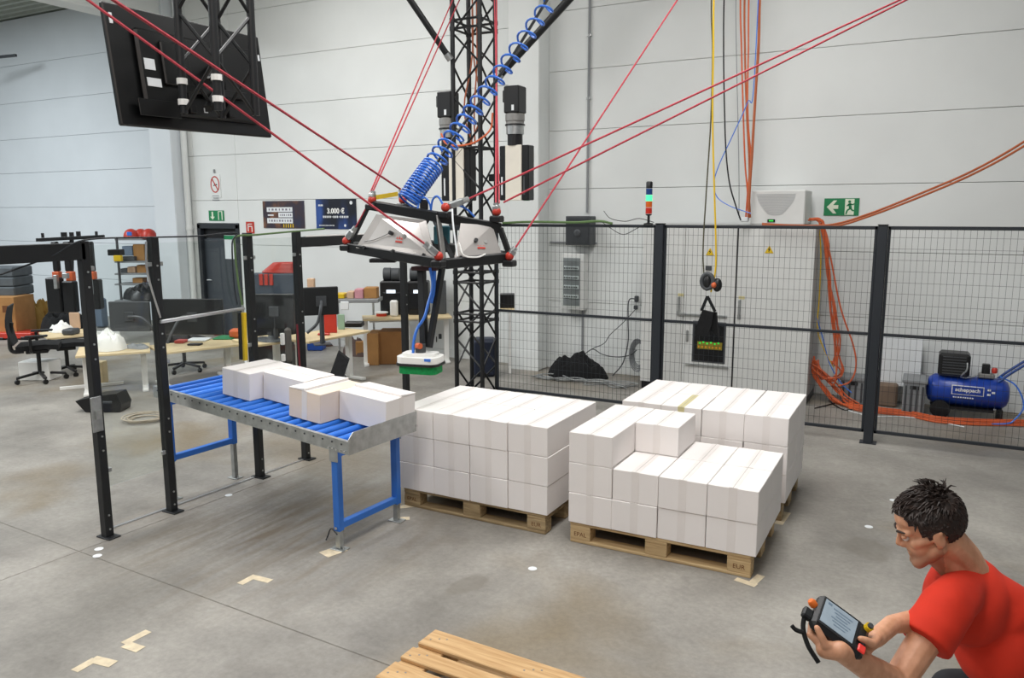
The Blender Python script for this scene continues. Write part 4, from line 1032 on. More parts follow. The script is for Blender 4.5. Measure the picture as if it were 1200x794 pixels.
tag(heap('cloth_heap', M['blackcl'], (-2.15, 5.08), .42, .27, .30, 4.3), 'black cloth heaped on the floor beside the white pillar', 'cloth')
# cables on the wall and floor
def cable(label, pts, r, m, name='cable', k=8):
    return tag(MB().tube(spline(pts, k), r, 6).build(name, m), label, 'cable')
random.seed(3)
b = MB()
for k in range(6):
    pts = []
    for i in range(9):
        u = -2.6 + i * .17 + random.uniform(-.1, .1)
        pts.append((u, 4.72 + .1 * math.sin(i * 1.7 + k) + random.uniform(-.06, .06), .012 + .016 * (k % 3)))
    b.tube(spline(pts, 6), .008)
tag(b.build('floor_cables', mat('grey_cable', '9a9d9c', .5)), 'tangle of pale grey cables on the floor before the black cloth', 'cables', kind='stuff')
cable('dark cable drooping down the wall from the plug', ((-1.393, 5.3, 1.072), (-1.499, 5.3, 1.044), (-1.505, 5.3, 0.78), (-1.499, 5.3, 0.492), (-1.565, 5.3, 0.195), (-1.708, 5.3, 0.005)), .008, M['dgrey'])
cable('dark cable sagging left from the lower plug', ((-1.401, 5.3, 0.935), (-1.576, 5.3, 0.741), (-1.755, 5.3, 0.567), (-1.84, 5.3, 0.443), (-2.001, 5.3, 0.359), (-2.114, 5.3, 0.279)), .006, M['dgrey'])
cable('dark cable running right along the wall base', ((-2.114, 5.3, 0.279), (-2.001, 5.3, 0.348), (-1.862, 5.3, 0.288), (-1.664, 5.3, 0.269), (-1.47, 5.3, 0.308), (-1.376, 5.3, 0.386)), .007, M['dgrey'])
pg = thing('wall_plug', 'small dark plug and socket on the wall left of the cabinet', 'socket', (-1.434, 5.42, 1.036))
MB().box((-1.434, 5.42, 1.059), (.05, .05, .08), .008).build('plug', M['dgrey'], pg); MB().box((-1.447, 5.43, 0.942), (.05, .04, .05), .006).build('plug', M['dgrey'], pg)
b = MB()
for k in range(5):
    r_ = .14 + .015 * k; b.tube([(-1.36 + r_ * .55 * math.cos(t), 5.36 - .02 * k, .32 + r_ * 1.1 * math.sin(t)) for t in [2 * math.pi * i / 20 for i in range(21)]], .008)
tag(b.build('cable_coil', M['grey']), 'coil of grey cable leaning on the wall left of the cabinet', 'cable')
# orange cables: drop, floor run, and overhead sweep
random.seed(11)
ob = MB()
for k in range(7):
    o_ = lambda s_: random.uniform(-s_, s_)
    base = ((0.768, 5.0, 2.12), (0.879, 5.0, 2.101), (0.948, 5.0, 1.851), (0.995, 5.0, 1.513), (1.063, 5.0, 1.124), (1.131, 5.0, 0.733), (1.12, 5.0, 0.453))
    ob.tube(spline([(p_[0] + o_(.03), p_[1] + o_(.03), p_[2] + o_(.01)) for p_ in base], 6), .009)
tag(ob.build('orange_cable', M['orange']), 'bundle of orange cables dropping down from the cabinet top', 'cables', kind='stuff')
ob = MB()
for k in range(5):
    base = ((1.114, 5.0, 0.552), (1.18, 5.0, 0.378), (1.094, 5.0, 0.259), (0.941, 5.0, 0.335), (0.877, 5.0, 0.471), (0.975, 5.0, 0.399), (1.134, 5.0, 0.212), (1.234, 5.0, 0.081), (1.365, 5.0, 0.015))
    ob.tube(spline([(p_[0] + o_(.06), p_[1] + o_(.05), max(.03, p_[2] + o_(.05))) for p_ in base], 6), .009)
tag(ob.build('orange_cable', M['orange']), 'loose loops of orange cable at the right foot of the cabinet', 'cables', kind='stuff')
cable('single orange cable bowing out to the right of the bundle', ((0.898, 5.0, 2.091), (1.002, 5.0, 1.707), (1.144, 5.0, 1.129), (1.306, 5.0, 0.697), (1.347, 5.0, 0.453), (1.295, 5.0, 0.279), (1.171, 5.0, 0.216)), .010, M['orange'])
cable('yellow cable hanging beside the orange bundle', ((0.862, 5.0, 2.072), (0.901, 5.0, 1.705), (0.91, 5.0, 1.215), (0.911, 5.0, 0.867), (0.999, 5.0, 0.623), (1.112, 5.0, 0.432)), .007, M['yellow'])
cable('blue cable crossing down behind the orange bundle', ((0.895, 5.0, 0.996), (0.972, 5.0, 0.771), (1.063, 5.0, 0.478), (1.196, 5.0, 0.259), (1.321, 5.0, 0.151)), .007, M['coil'])
ob = MB()
for k in range(6):
    base = ((1.36, 4.837, 0.03), (1.627, 4.799, 0.03), (1.925, 4.784, 0.03), (2.214, 4.649, 0.03), (2.609, 4.738, 0.03), (3.0, 4.904, 0.03), (3.306, 4.987, 0.03))
    first = ((0.865, 5.0, 0.511), (0.923, 5.0, 0.313), (1.027, 5.0, 0.14), (1.181, 5.0, 0.034))
    pts = [(p_[0] + o_(.03), p_[1] + o_(.02), p_[2] + o_(.03)) for p_ in first] + [(p_[0], p_[1] - .06 + k * .024 + o_(.01), .012 + (k % 3) * .014) for p_ in base]
    ob.tube(spline(pts, 6), .0105)
tag(ob.build('orange_cable', M['orange']), 'bundle of orange cables running along the floor to the right', 'cables', kind='stuff')
cable('thin pale cable on the floor in front of the orange bundle', ((1.232, 4.789, 0.006), (1.557, 4.571, 0.006), (1.888, 4.703, 0.006), (2.215, 4.633, 0.006), (2.449, 4.527, 0.006)), .006, M['notice'])
cable('black cable curled at the foot of the cabinet', ((0.977, 4.638, 0.01), (1.198, 5.123, 0.01), (1.298, 5.572, 0.01), (1.14, 5.7, 0.01), (1.073, 5.154, 0.01), (1.284, 4.71, 0.01), (1.44, 4.969, 0.01)), .007, M['blackpl'])
for k, (dz, lb) in enumerate(((0, 'upper'), (-.03, 'lower'))):
    cable('orange brown cable sweeping up to the right edge above the fence, %s strand' % lb, ((0.305, 4.6, 2.074), (0.646, 4.6, 2.058), (1.043, 4.6, 2.069), (1.416, 4.6, 2.188), (1.885, 4.6, 2.395), (2.325, 4.6, 2.608), (2.735, 4.6, 2.873), (3.178, 4.6, 3.228), (4.036, 4.6, 3.878)) if k == 0 else ((0.316, 4.55, 2.056), (0.654, 4.55, 2.04), (1.075, 4.55, 2.052), (1.437, 4.55, 2.17), (1.903, 4.55, 2.368), (2.34, 4.55, 2.58), (2.735, 4.55, 2.829), (3.176, 4.55, 3.176), (4.031, 4.55, 3.812)), .012, M['orangebr'])
def hang(label, us, r, m, name='cable'): return cable(label, [(us[0][0], us[0][1], 6.3)] + list(us), r, m, name)
hang('orange cable hanging in a bundle, leftmost strand', ((-0.043, 4.6, 4.682), (-0.003, 4.6, 3.962), (0.043, 4.6, 3.319), (0.087, 4.6, 2.758), (0.13, 4.6, 2.427), (0.152, 4.6, 2.141)), .010, M['orange'])
hang('orange brown cable hanging in a bundle, second strand', ((0.003, 4.6, 4.676), (0.034, 4.6, 3.959), (0.081, 4.6, 3.317), (0.134, 4.6, 2.757), (0.148, 4.6, 2.427), (0.171, 4.6, 2.141)), .012, M['orangebr'])
hang('orange cable hanging in a bundle, third strand ending in a sharp bend', ((0.049, 4.6, 4.67), (0.071, 4.6, 3.955), (0.082, 4.6, 3.5), (0.108, 4.6, 3.131), (0.15, 4.6, 2.803), (0.135, 4.6, 2.521), (0.123, 4.6, 2.15)), .010, M['orange'])
hang('thick orange cable hanging rightmost of the bundle', ((0.177, 4.55, 4.642), (0.188, 4.55, 4.025), (0.181, 4.55, 3.578), (0.174, 4.55, 3.123), (0.17, 4.55, 2.8), (0.163, 4.55, 2.548), (0.161, 4.55, 2.151)), .016, M['orangebr'])
hang('thin grey cable hanging left of the orange bundle', ((-0.09, 4.6, 4.687), (-0.059, 4.6, 3.967), (-0.005, 4.6, 3.136), (0.024, 4.6, 2.666), (0.047, 4.6, 2.141)), .005, M['grey'])
hang('dark cable hanging between yellow rope and orange bundle', ((-0.196, 4.5, 4.677), (-0.177, 4.5, 3.961), (-0.141, 4.5, 3.319), (-0.104, 4.5, 2.852), (-0.052, 4.5, 2.522), (0.024, 4.5, 2.284), (0.089, 4.5, 2.113)), .009, M['blackpl'])
hang('blue cable slanting from the orange bundle to the cabinet', ((0.169, 4.5, 3.662), (0.107, 4.5, 3.396), (-0.045, 4.5, 3.037), (-0.167, 4.5, 2.761), (-0.226, 4.5, 2.553), (-0.191, 4.5, 2.381), (-0.042, 4.5, 2.275), (0.198, 4.5, 2.189)), .006, M['coil'])
jn = thing('cable_joint', 'small white cable joint where orange cables meet the cabinet', 'connector', (0.134, 4.6, 2.112))
MB().box((0.115, 4.6, 2.121), (.09, .05, .05), .01).build('joint', M['notice'], jn)
# yellow rope, pulley and black bag in front of the fence
yr = thing('yellow_rope', 'yellow rope hanging from above to the black pulley', 'rope', (0.08, 3.3, 1.598))
MB().tube(spline([(-0.0, 3.3, 6.3)] + list(((-0.0, 3.3, 4.369), (0.015, 3.3, 3.742), (0.032, 3.3, 3.101), (0.074, 3.3, 2.443), (0.113, 3.3, 1.855), (0.114, 3.3, 1.6), (0.079, 3.3, 1.409))), 8), .010).build('strand', M['yellow'], yr, True)
MB().tube(spline([(-0.03, 3.32, 6.3)] + list(((-0.03, 3.32, 4.377), (0.002, 3.32, 3.747), (0.01, 3.32, 3.104), (-0.008, 3.32, 2.445), (-0.021, 3.32, 1.852), (-0.001, 3.32, 1.551))), 8), .008).build('dark_strand', mat('olive_rope', '4c4a34', .7), yr, True)
pu = thing('hanging_ear_muffs', 'dark ear muffs with orange inside hung on the yellow rope', 'ear muffs', (0.071, 3.28, 1.514))
e0 = Vector((0.045, 3.28, 1.513))
MB().tube([e0 + Vector((.058 * math.cos(t), 0, .075 * math.sin(t) + .005)) for t in [2 * math.pi * i / 18 for i in range(19)]], .022, 8).build('headband', M['dgrey'], pu, True)
MB().ball(e0 + Vector((-.005, .01, -.01)), (.05, .035, .085)).build('muff', M['blackpl'], pu, True)
MB().ball(e0 + Vector((.095, .02, -.03)), (.05, .04, .07)).build('muff', M['blackpl'], pu, True)
MB().ball(e0 + Vector((.07, -.01, -.03)), (.028, .03, .03)).build('orange_lining', M['orange'], pu, True)
bg = thing('carry_bag', 'black folded carry bag hanging under the ear muffs before the fence', 'bag', (0.05, 3.28, 1.166))
h0, h1, h2 = (0.051, 3.28, 1.366), (-0.002, 3.27, 1.216), (0.137, 3.27, 1.215)
MB().bar(h0, h1, .006, .03, (1, 0, 0)).build('strap', M['blackcl'], bg); MB().bar(h0, h2, .006, .03, (1, 0, 0)).build('strap', M['blackcl'], bg)
MB().prism(((0.012, 3.25, 1.228), (0.125, 3.25, 1.208), (0.112, 3.25, 1.086), (0.074, 3.25, 0.952), (-0.049, 3.25, 0.97), (-0.028, 3.25, 1.112)), (0, .04, 0)).build('front_flap', M['blackcl'], bg)
MB().prism(((0.098, 3.29, 1.202), (0.141, 3.29, 1.205), (0.154, 3.29, 1.084), (0.176, 3.29, 0.963), (0.123, 3.29, 0.994), (0.087, 3.29, 1.036)), (0, .05, 0)).build('rear_flap', M['blackcl'], bg)

# ================================================================== FLOOR MARKS
def floor_tape(label, quads, m=None):
    t = thing('floor_tape', label, 'tape', quads[0][0])
    for k, q in enumerate(quads):
        MB().prism([(p_[0], p_[1], .0008 + .0006 * k) for p_ in q], (0, 0, .0008)).build('strip', m or M['ftape'], t)
def strip(p, q, w):
    p, q = Vector(p), Vector(q); n_ = (q - p).cross(Vector((0, 0, 1))).normalized() * (w / 2)
    return [p - n_, q - n_, q + n_, p + n_]
tp = (((-1.508, -1.504, 0.0), (-1.507, -1.375, 0.0)), ((-1.504, -1.399, 0.0), (-1.369, -1.393, 0.0)), ((-1.528, -2.272, -0.0), (-1.524, -2.126, 0.0)), ((-1.512, -2.273, 0.0), (-1.399, -2.268, 0.0)), ((-1.519, -2.548, 0.0), (-1.524, -2.432, 0.0)), ((-1.539, -2.44, 0.0), (-1.403, -2.42, 0.0)), ((-1.339, -0.952, 0.0), (-1.295, -0.808, 0.0)), ((1.121, -0.045, 0.0), (1.25, -0.078, 0.0)), ((1.22, -0.081, 0.0), (1.25, 0.075, 0.0)), ((-1.403, -0.026, 0.0), (-1.32, 0.058, 0.0)), ((1.201, 0.964, 0.0), (1.217, 1.231, 0.0)), ((-1.29, -0.234, 0.0), (-1.205, -0.171, 0.0)))
floor_tape('beige tape corner mark on the floor before the conveyor leg', [strip(*tp[0], .05), strip(*tp[1], .05)])
floor_tape('beige tape corner mark on the floor, middle of three at lower left', [strip(*tp[2], .05), strip(*tp[3], .06)])
floor_tape('beige tape corner mark on the floor, lowest at the bottom edge', [strip(*tp[4], .05), strip(*tp[5], .06)])
floor_tape('beige tape patch under the near conveyor foot', [strip(*tp[6], .11)])
floor_tape('beige tape corner mark at the right pallet front corner', [strip(*tp[7], .05), strip(*tp[8], .05)])
floor_tape('pale tape strip at the left pallet front corner', [strip(*tp[9], .06)])
floor_tape('pale tape strip under the rear conveyor foot', [strip(*tp[11], .06)])
floor_tape('beige tape mark beside the rear pallet', [strip(*tp[10], .06)])
for p_, lb in (((-2.728, -1.577, 0.0), 'white round sticker on the floor joint, upper of two'), ((-2.639, -1.65, 0.0), 'white round sticker on the floor joint, lower of two'), ((-0.038, -0.496, 0.0), 'white round sticker on the floor before the pallets'), ((-2.755, -0.444, 0.0), 'small white scrap on the floor under the conveyor'), ((1.906, 1.872, 0.0), 'small white scrap on the floor above the man'), ((1.777, 1.214, 0.0), 'small white scrap on the floor left of the man')):
    tag(MB().cyl((p_[0], p_[1], .0005), (p_[0], p_[1], .002), .028, n=14).build('floor_sticker', M['notice']), lb, 'sticker')
tag(MB().bar((-2.967, -1.305, 0.004), (-2.862, 0.526, 0.004), .022, .008).build('floor_strip', M['alu']), 'thin pale strip on the floor running along the black posts', 'strip')

# ================================================================== WORKSHOP AT THE BACK LEFT
def blk(name, m, B_, depth, parent, ch=.006, rz=None, dx=(0, 0, 0)):
    return MB().box((B_[0] + dx[0], B_[1] + dx[1], B_[2] + dx[2]), (B_[3], depth, B_[4]), ch, CAMROT if rz is None else RZ(rz)).build(name, m, parent)
def single(name, label, cat, m, B_, depth, ch=.008, group=None, rz=None):
    return tag(blk(name, m, B_, depth, None, ch, rz), label, cat, group)
DT = Vector((.49, .87, 0)).normalized(); DN = Vector((-.87, .49, 0)).normalized()
DROT = Matrix((DT, DN, Vector((0, 0, 1)))).transposed()
def desk(label, p, q, z, dep, legs=(.1, .9), wood_leg=False):
    p, q = Vector((p[0], p[1], z)), Vector((q[0], q[1], z)); t_ = (q - p).normalized(); n_ = Vector((-t_.y, t_.x, 0)); rot = Matrix((t_, n_, Vector((0, 0, 1)))).transposed(); L_ = (q - p).length
    t = thing('work_desk', label, 'desk', ((p + q) / 2 + n_ * dep / 2) * 1 - Vector((0, 0, z)))
    MB().box(p + t_ * L_ / 2 + n_ * dep / 2 - Vector((0, 0, .014)), (L_, dep, .028), .003, rot).build('tabletop', M['desk'], t)
    for k, f in enumerate(legs):
        b = p + t_ * L_ * f + n_ * dep * .5
        lg = MB().box(Vector((b.x, b.y, (z - .03) / 2 + .01)), (.07, .07, z - .05), .004, rot).build('leg', M['white'], t)
        MB().box(Vector((b.x, b.y, .02)), (.07, dep * .9, .035), .006, rot).build('foot_bar', M['white'], lg)
    MB().box(p + t_ * L_ / 2 + n_ * dep * .55 - Vector((0, 0, .06)), (L_ * .85, .05, .04), 0, rot).build('crossbar', M['white'], t)
    return t, rot
desk('pale desk at far left beside the first office chair', (-8.706, 1.858, 0.5), (-8.476, 2.413, 0.5), .5, .7, (.95,))
desk('pale low desk with white cloth between the two leftmost posts', (-6.944, 1.093, 0.52), (-6.45, 1.746, 0.52), .52, .7)
desk('pale desk with green cutting mat behind the conveyor', (-6.293, 1.818, 0.5), (-5.924, 2.768, 0.5), .50, .7)
desk('pale desk behind the door sensor, under the dark monitor', (-4.982, 2.069, 0.66), (-4.851, 2.528, 0.66), .66, .6)
desk('pale desk with red folder board behind the cartons', (-4.597, 2.549, 0.66), (-4.502, 3.624, 0.66), .66, .6)
desk('pale workbench at the back carrying dark machines', (-5.103, 4.22, 0.7), (-4.112, 5.042, 0.7), .70, .45, (.03, .5, .95))
# white T-foot bars and wood block
tag(MB().bar((-7.594, 1.271, 0.02), (-7.193, 1.88, 0.02), .05, .035).build('floor_bar', M['white']), 'pale bar lying on the floor before the low desk', 'bar')
single('wooden_block', 'pale wooden block standing under the low desk', 'block', M['desk'], (-7.55, 1.764, 0.147, 0.213, 0.292), .15)
def office_chair(label, c, face, sc=1., back=True):
    """swivel chair; face = angle the sitter looks"""
    t = thing('office_chair', label, 'chair', (c[0], c[1], 0), 'black office chairs'); r = RZ(face - math.pi / 2); C_ = Vector((c[0], c[1], 0))
    def W(x, y, z): return C_ + r @ Vector((x * sc, y * sc, z * sc))
    for k in range(5):
        a = 2 * math.pi * k / 5 + .3; e = W(.30 * math.cos(a), .30 * math.sin(a), .085)
        lg = MB().bar(W(0, 0, .12), e, .045, .03, (0, 0, 1), .006).build('base_arm', M['blackpl'], t)
        MB().cyl(e + Vector((-.012, .0, -.05)), e + Vector((.014, 0, -.05)), .032, n=12).cyl(e + Vector((0, 0, -.03)), e, .01, n=6).build('caster', M['blackpl'], lg)
    MB().cyl(W(0, 0, .1), W(0, 0, .40), .026, n=10).build('gas_column', M['blackpl'], t, True)
    MB().box(W(0, 0, .41), (.22 * sc, .26 * sc, .05 * sc), .01, r).build('mechanism', M['blackpl'], t)
    vs_ = MB(); 
    poly = [W(-.23, -.22, .44), W(.23, -.22, .44), W(.24, .1, .455), W(.2, .26, .435), W(-.2, .26, .435), W(-.24, .1, .455)]
    vs_.prism(poly, (0, 0, .065 * sc)); vs_.build('seat', M['blackcl'], t)
    if back:
        MB().tube(spline([W(0, -.16, .41), W(0, -.29, .42), W(0, -.31, .55), W(0, -.27, .8)], 5), .026).build('back_spine', M['blackpl'], t, True)
        bk = MB(); pts = []
        for k in range(7):
            z = .52 + k * .085; y = -.24 - .05 * math.sin(k / 6 * 3.0) ; pts.append((y, z, .2 + .03 * math.sin(k / 6 * math.pi)))
        for (y0, z0, w0), (y1, z1, w1) in zip(pts[:-1], pts[1:]):
            bk.prism([W(-w0, y0, z0), W(w0, y0, z0), W(w1, y1, z1), W(-w1, y1, z1)], r @ Vector((0, -.02 * sc, 0)))
        bk.build('backrest', mat('chair_mesh', '202224', .9), t)
        for s_ in (-1, 1):
            MB().tube(spline([W(s_ * .2, -.05, .42), W(s_ * .29, -.04, .46), W(s_ * .29, -.04, .62)], 4), .02).build('arm_post', M['blackpl'], t, True)
            MB().box(W(s_ * .29, .03, .64), (.07 * sc, .26 * sc, .025 * sc), .008, r).build('armrest', M['blackpl'], t)
    return t
office_chair('black mesh office chair at the far left with its back to the edge', (-8.357, 1.499, 0.0), R_(52))
office_chair('black office chair behind the second post, under the desk', (-7.217, 2.869, 0.0), R_(75), .95)
office_chair('black chair seat partly hidden beside the leftmost post', (-8.466, 1.951, 0.0), R_(60), .9, False)
# tilted black chair back (near the rear desk)
t = thing('folding_chair', 'black slanted chair back standing behind the cartons', 'chair', (-4.815, 3.339, 0.0))
q = [Vector(v) for v in ((-3.586, 1.74, 0.483), (-3.39, 1.727, 0.467), (-3.38, 1.823, 0.654), (-3.524, 1.819, 0.736))]
MB().prism(q, (-.03, .05, .01)).build('backrest', M['blackcl'], t)
for a_, b_ in (((-3.588, 1.742, 0.501), (-4.754, 3.017, 0.0)), ((-3.376, 1.74, 0.503), (-4.567, 3.23, 0.0))): MB().cyl(a_, b_, .012, n=6).build('leg', M['dgrey'], t)
# monitors
def monitor(label, B_, m, rz=None, arm=None, foot=None):
    t = thing('monitor', label, 'monitor', (B_[0], B_[1], B_[2] - B_[4] / 2), 'dark monitors on the desks'); r = CAMROT if rz is None else RZ(rz)
    MB().box(B_[:3], (B_[3], .05, B_[4]), .008, r).build('casing', m, t)
    MB().box(Vector(B_[:3]) + r @ Vector((0, .028, 0)), (B_[3] - .03, .006, B_[4] - .03), 0, r).build('screen', M['screen'], t)
    MB().box(Vector(B_[:3]) + r @ Vector((0, -.03, 0)), (.12, .02, .12), .004, r).build('mount_plate', M['dgrey'], t)
    if foot: MB().bar((B_[0], B_[1], foot), (B_[0], B_[1], B_[2]), .05, .03).box((B_[0], B_[1], foot + .008), (.2, .16, .014), .003, r).build('stand', M['dgrey'], t)
    if arm: MB().tube(spline([Vector(B_[:3]) + r @ Vector((0, -.04, 0))] + [Vector(a) for a in arm], 5), .018).build('monitor_arm', M['dgrey'] , t, True)
monitor('dark grey monitor seen from behind between the two leftmost posts', (-6.855, 1.803, 0.921, 0.506, 0.377), M['dgrey'], None, [(-6.559, 1.732, 0.931), (-6.46, 1.77, 0.847), (-6.453, 1.863, 0.707)])
monitor('wide black monitor seen from behind above the conveyor rollers', (-6.32, 2.31, 0.888, 0.79, 0.462), M['black'], None, [(-6.288, 2.101, 0.904), (-6.286, 1.959, 0.749), (-6.332, 1.908, 0.602)])
monitor('black monitor behind the door post at the red folder desk', (-4.269, 2.422, 1.185, 0.401, 0.33), M['black'], R_(50), [(-4.128, 2.259, 1.134), (-4.149, 2.215, 0.96), (-4.245, 2.144, 0.845)], .665)
monitor('broad black monitor between light curtain post and door post', (-4.957, 2.373, 1.03, 0.475, 0.423), M['black'], None, None, .665)
# desk clutter
single('green_mat', 'green cutting mat lying on the desk behind the conveyor', 'mat', M['greens'], (-6.503, 2.996, 0.51, 0.271, 0.018), .3)
single('orange_case', 'orange case on the desk beside the yellow light curtain', 'case', M['orange'], (-6.367, 3.071, 0.566, 0.189, 0.13), .16, .03)
single('keyboard', 'black tray lying on the desk end behind the conveyor', 'tray', M['blackpl'], (-6.412, 2.393, 0.512, 0.168, 0.022), .12)
single('paper_stack', 'white papers with a red edge on the desk behind the conveyor', 'papers', M['notice'], (-6.676, 2.677, 0.513, 0.266, 0.023), .25)
single('red_book', 'red flat box on the desk end near second post', 'box', M['red'], (-6.73, 2.436, 0.521, 0.126, 0.039), .15)
t = tag(heap('cloth_heap', M['white'], (0, 0), .22, .2, .26, 1.7), 'crumpled white cloth bag on the low desk between the posts', 'cloth'); t.location = (-7.006, 1.585, 0.522)
single('white_sheet', 'upright white paper sheet on the low desk', 'paper', M['notice'], (-7.333, 1.804, 0.61, 0.32, 0.177), .02, .002)
t = tag(heap('cloth_heap', M['white'], (0, 0), .2, .16, .14, 2.2), 'white crumpled paper on the far left desk', 'paper'); t.location = (-9.14, 2.334, 0.502)
single('laptop', 'dark laptop bag on the far left desk', 'bag', M['dgrey'], (-8.731, 2.216, 0.544, 0.17, 0.085), .2, .02)
single('notice_board', 'pale beige card standing on the far left desk', 'card', mat('beige_card', 'c9a98c', .7), (-9.227, 2.609, 0.622, 0.153, 0.242), .03)
t = tag(heap('cable_scraps', M['grey'], (0, 0), .2, .12, .05, 5.2), 'grey tools and cable scraps on the low desk', 'tools'); t.location = (-6.812, 1.827, 0.522)
t = tag(heap('cable_scraps', M['dgrey'], (0, 0), .2, .12, .06, 6.1), 'dark cable scraps on the desk under the broad monitor', 'tools'); t.location = (-5.08, 2.359, 0.662)
single('white_crate', 'white box on the floor under the leftmost office chair', 'box', M['white'], (-8.504, 1.592, 0.128, 0.404, 0.253), .3)
single('low_cabinet', 'black pedestal under the desk between the two door posts', 'cabinet', M['blackpl'], (-6.108, 3.534, 0.22, 0.523, 0.439), .4)
single('red_board', 'red folder board standing on the desk behind the cartons', 'board', M['red'], (-4.827, 3.216, 0.789, 0.166, 0.256), .02)
single('red_tray', 'red flat strip on the desk front edge below the red board', 'tray', M['red'], (-4.771, 3.018, 0.675, 0.152, 0.027), .05)
single('blue_bin', 'blue storage bin on the floor under the red board desk', 'bin', mat('bin_blue', '1f4fa8', .5), (-6.742, 5.062, 0.099, 0.251, 0.196), .25, .015)
single('dark_device', 'dark flat device on the desk right of the red board', 'device', M['blackpl'], (-4.935, 3.824, 0.693, 0.247, 0.064), .2)
single('green_sheet', 'pale green sheet standing beside the red board', 'sheet', mat('pale_green', '8fae98', .6), (-4.902, 3.517, 0.764, 0.092, 0.206), .02)
single('white_tool', 'white thin box standing on the floor under the red board desk', 'box', M['white'], (-6.837, 5.984, 0.09, 0.089, 0.178), .1)
single('dark_bin', 'dark bottle shaped bin under the red board desk', 'bin', M['dgrey'], (-6.05, 5.083, 0.103, 0.149, 0.204), .12, .02)
t = tag(heap('cloth_heap', mat('dark_brown', '4a3026', .8), (0, 0), .1, .1, .06, 3.2), 'small dark brown heap right of the blue bin', 'cloth'); t.location = (-6.82, 5.439, 0.0)
# rear long shelf with clutter
sh = thing('rear_table', 'long grey table at the back left of the dark machines', 'table', (-6.722, 5.987, 0.0))
blk('table_top', M['grey'], (-5.296, 4.02, 0.992, 1.085, 0.049), .4, sh)
for u_ in ((-6.032, 4.793, 0.427, 0.027, 0.853), (-5.412, 4.869, 0.439, 0.026, 0.876)): blk('leg', M['zinc'], u_, .04, sh, .002)
for nm, lb, m_, B_ in (('carton', 'tan carton on the rear table near the dark machine', M['cardb'], (-4.936, 4.23, 1.092, 0.181, 0.156)), ('tray', 'yellow tray on the rear table left end', M['yellow'], (-5.311, 4.023, 1.051, 0.121, 0.072)), ('carton', 'beige small carton in the middle of the rear table', MAT['beige_card'], (-5.184, 4.093, 1.063, 0.096, 0.097)), ('bag', 'pink and white bag on the rear table', mat('pinkish', 'c98f98', .7), (-5.079, 4.152, 1.081, 0.121, 0.133))):
    single(nm, lb, 'box' if nm != 'bag' else 'bag', m_, B_, .2)
single('paper_roll', 'tan paper roll standing behind the black monitor', 'roll', MAT['beige_card'], (-5.691, 3.84, 1.153, 0.096, 0.277), .1)
single('white_paper', 'white paper sheet hung under the rear table', 'paper', M['notice'], (-5.127, 3.87, 0.932, 0.118, 0.118), .02)
t = tag(heap('clutter_heap', mat('clutter', '5b4a45', .8), (0, 0), .26, .13, .3, 8.2), 'dark clutter of tools under the rear table', 'tools'); t.location = (-5.834, 4.956, 0.0)
# workbench machines and cartons
def machine(label, B_, light=True):
    t = thing('bench_printer', label, 'printer', (B_[0], B_[1], B_[2] - B_[4] / 2), 'dark machines on the workbench')
    blk('body', M['blackpl'], B_, .3, t, .02)
    f = CAMROT @ Vector((0, -.157, 0)); p = Vector(B_[:3]) + f
    MB().box(p + Vector((0, 0, -B_[4] * .08)), (B_[3] * .78, .012, B_[4] * .5), .004, CAMROT).build('front_window', M['screen'], t)
    MB().box(p + CAMROT @ Vector((0, -.008, B_[4] * .20)), (B_[3] * .4, .006, .05), .002, CAMROT).build('lit_display', mat('lit_panel', 'dfeaf2', .4, var=0, emit='e6f0fa', estr=.9), t)
    for s_ in (-.25, .2): MB().lathe([(.09, -.06), (.1, -.05), (.1, .05), (.09, .06)], Vector(B_[:3]) + Vector((s_ * B_[3], 0, B_[4] / 2 + .09)), CAMROT @ Vector((1, 0, 0)), 14).build('spool', M['dgrey'], t, True)
machine('dark bench printer with lit display left of the fifth post', (-5.089, 4.928, 0.952, 0.335, 0.501))
machine('dark bench printer with lit display right of the fifth post', (-4.738, 5.107, 0.951, 0.308, 0.5))
single('dark_board', 'tall dark panel standing on the workbench right of the machines', 'panel', M['dgrey'], (-4.449, 5.255, 0.951, 0.166, 0.5), .1)
t = thing('filament_spool', 'flat red spool on the workbench near its left end', 'spool', (-5.085, 4.635, 0.702))
np_ = Vector((-5.085, 4.635, 0.702))
MB().cyl(np_, (np_ + Vector((0, 0, .045))), .075, n=16).build('winding', mat('spool_red', 'd9442a', .5), t, True)
MB().cyl((np_ + Vector((0, 0, .045))), (np_ + Vector((0, 0, .06))), .1, n=16).build('flange', M['white'], t, True)
single('white_roll', 'white upright roll on the workbench beside the red spool', 'roll', M['white'], (-4.895, 4.692, 0.82, 0.112, 0.238), .09, .02)
single('carton', 'large brown carton under the workbench, left of two', 'carton', M['cardb'], (-5.174, 4.58, 0.235, 0.165, 0.469), .4)
single('carton', 'large brown carton under the workbench, beside the fifth post', 'carton', mat('cardb_dark', '8d6236', .85), (-4.975, 4.757, 0.244, 0.383, 0.485), .4)
single('carton', 'small brown carton leaning under the red board desk', 'carton', M['cardb'], (-5.708, 4.922, 0.12, 0.16, 0.239), .12)
single('carton', 'brown carton on the floor under the workbench right end', 'carton', M['cardb'], (-4.763, 5.764, 0.103, 0.34, 0.205), .3)
t = thing('camera_tripod_head', 'black device on top of the brown carton at workbench right', 'device', (-3.533, 3.851, 0.584))
blk('body', M['blackpl'], (-4.615, 5.527, 0.267, 0.173, 0.092), .1, t); blk('lens', M['dgrey'], (-4.6, 5.466, 0.32, 0.053, 0.079), .06, t)
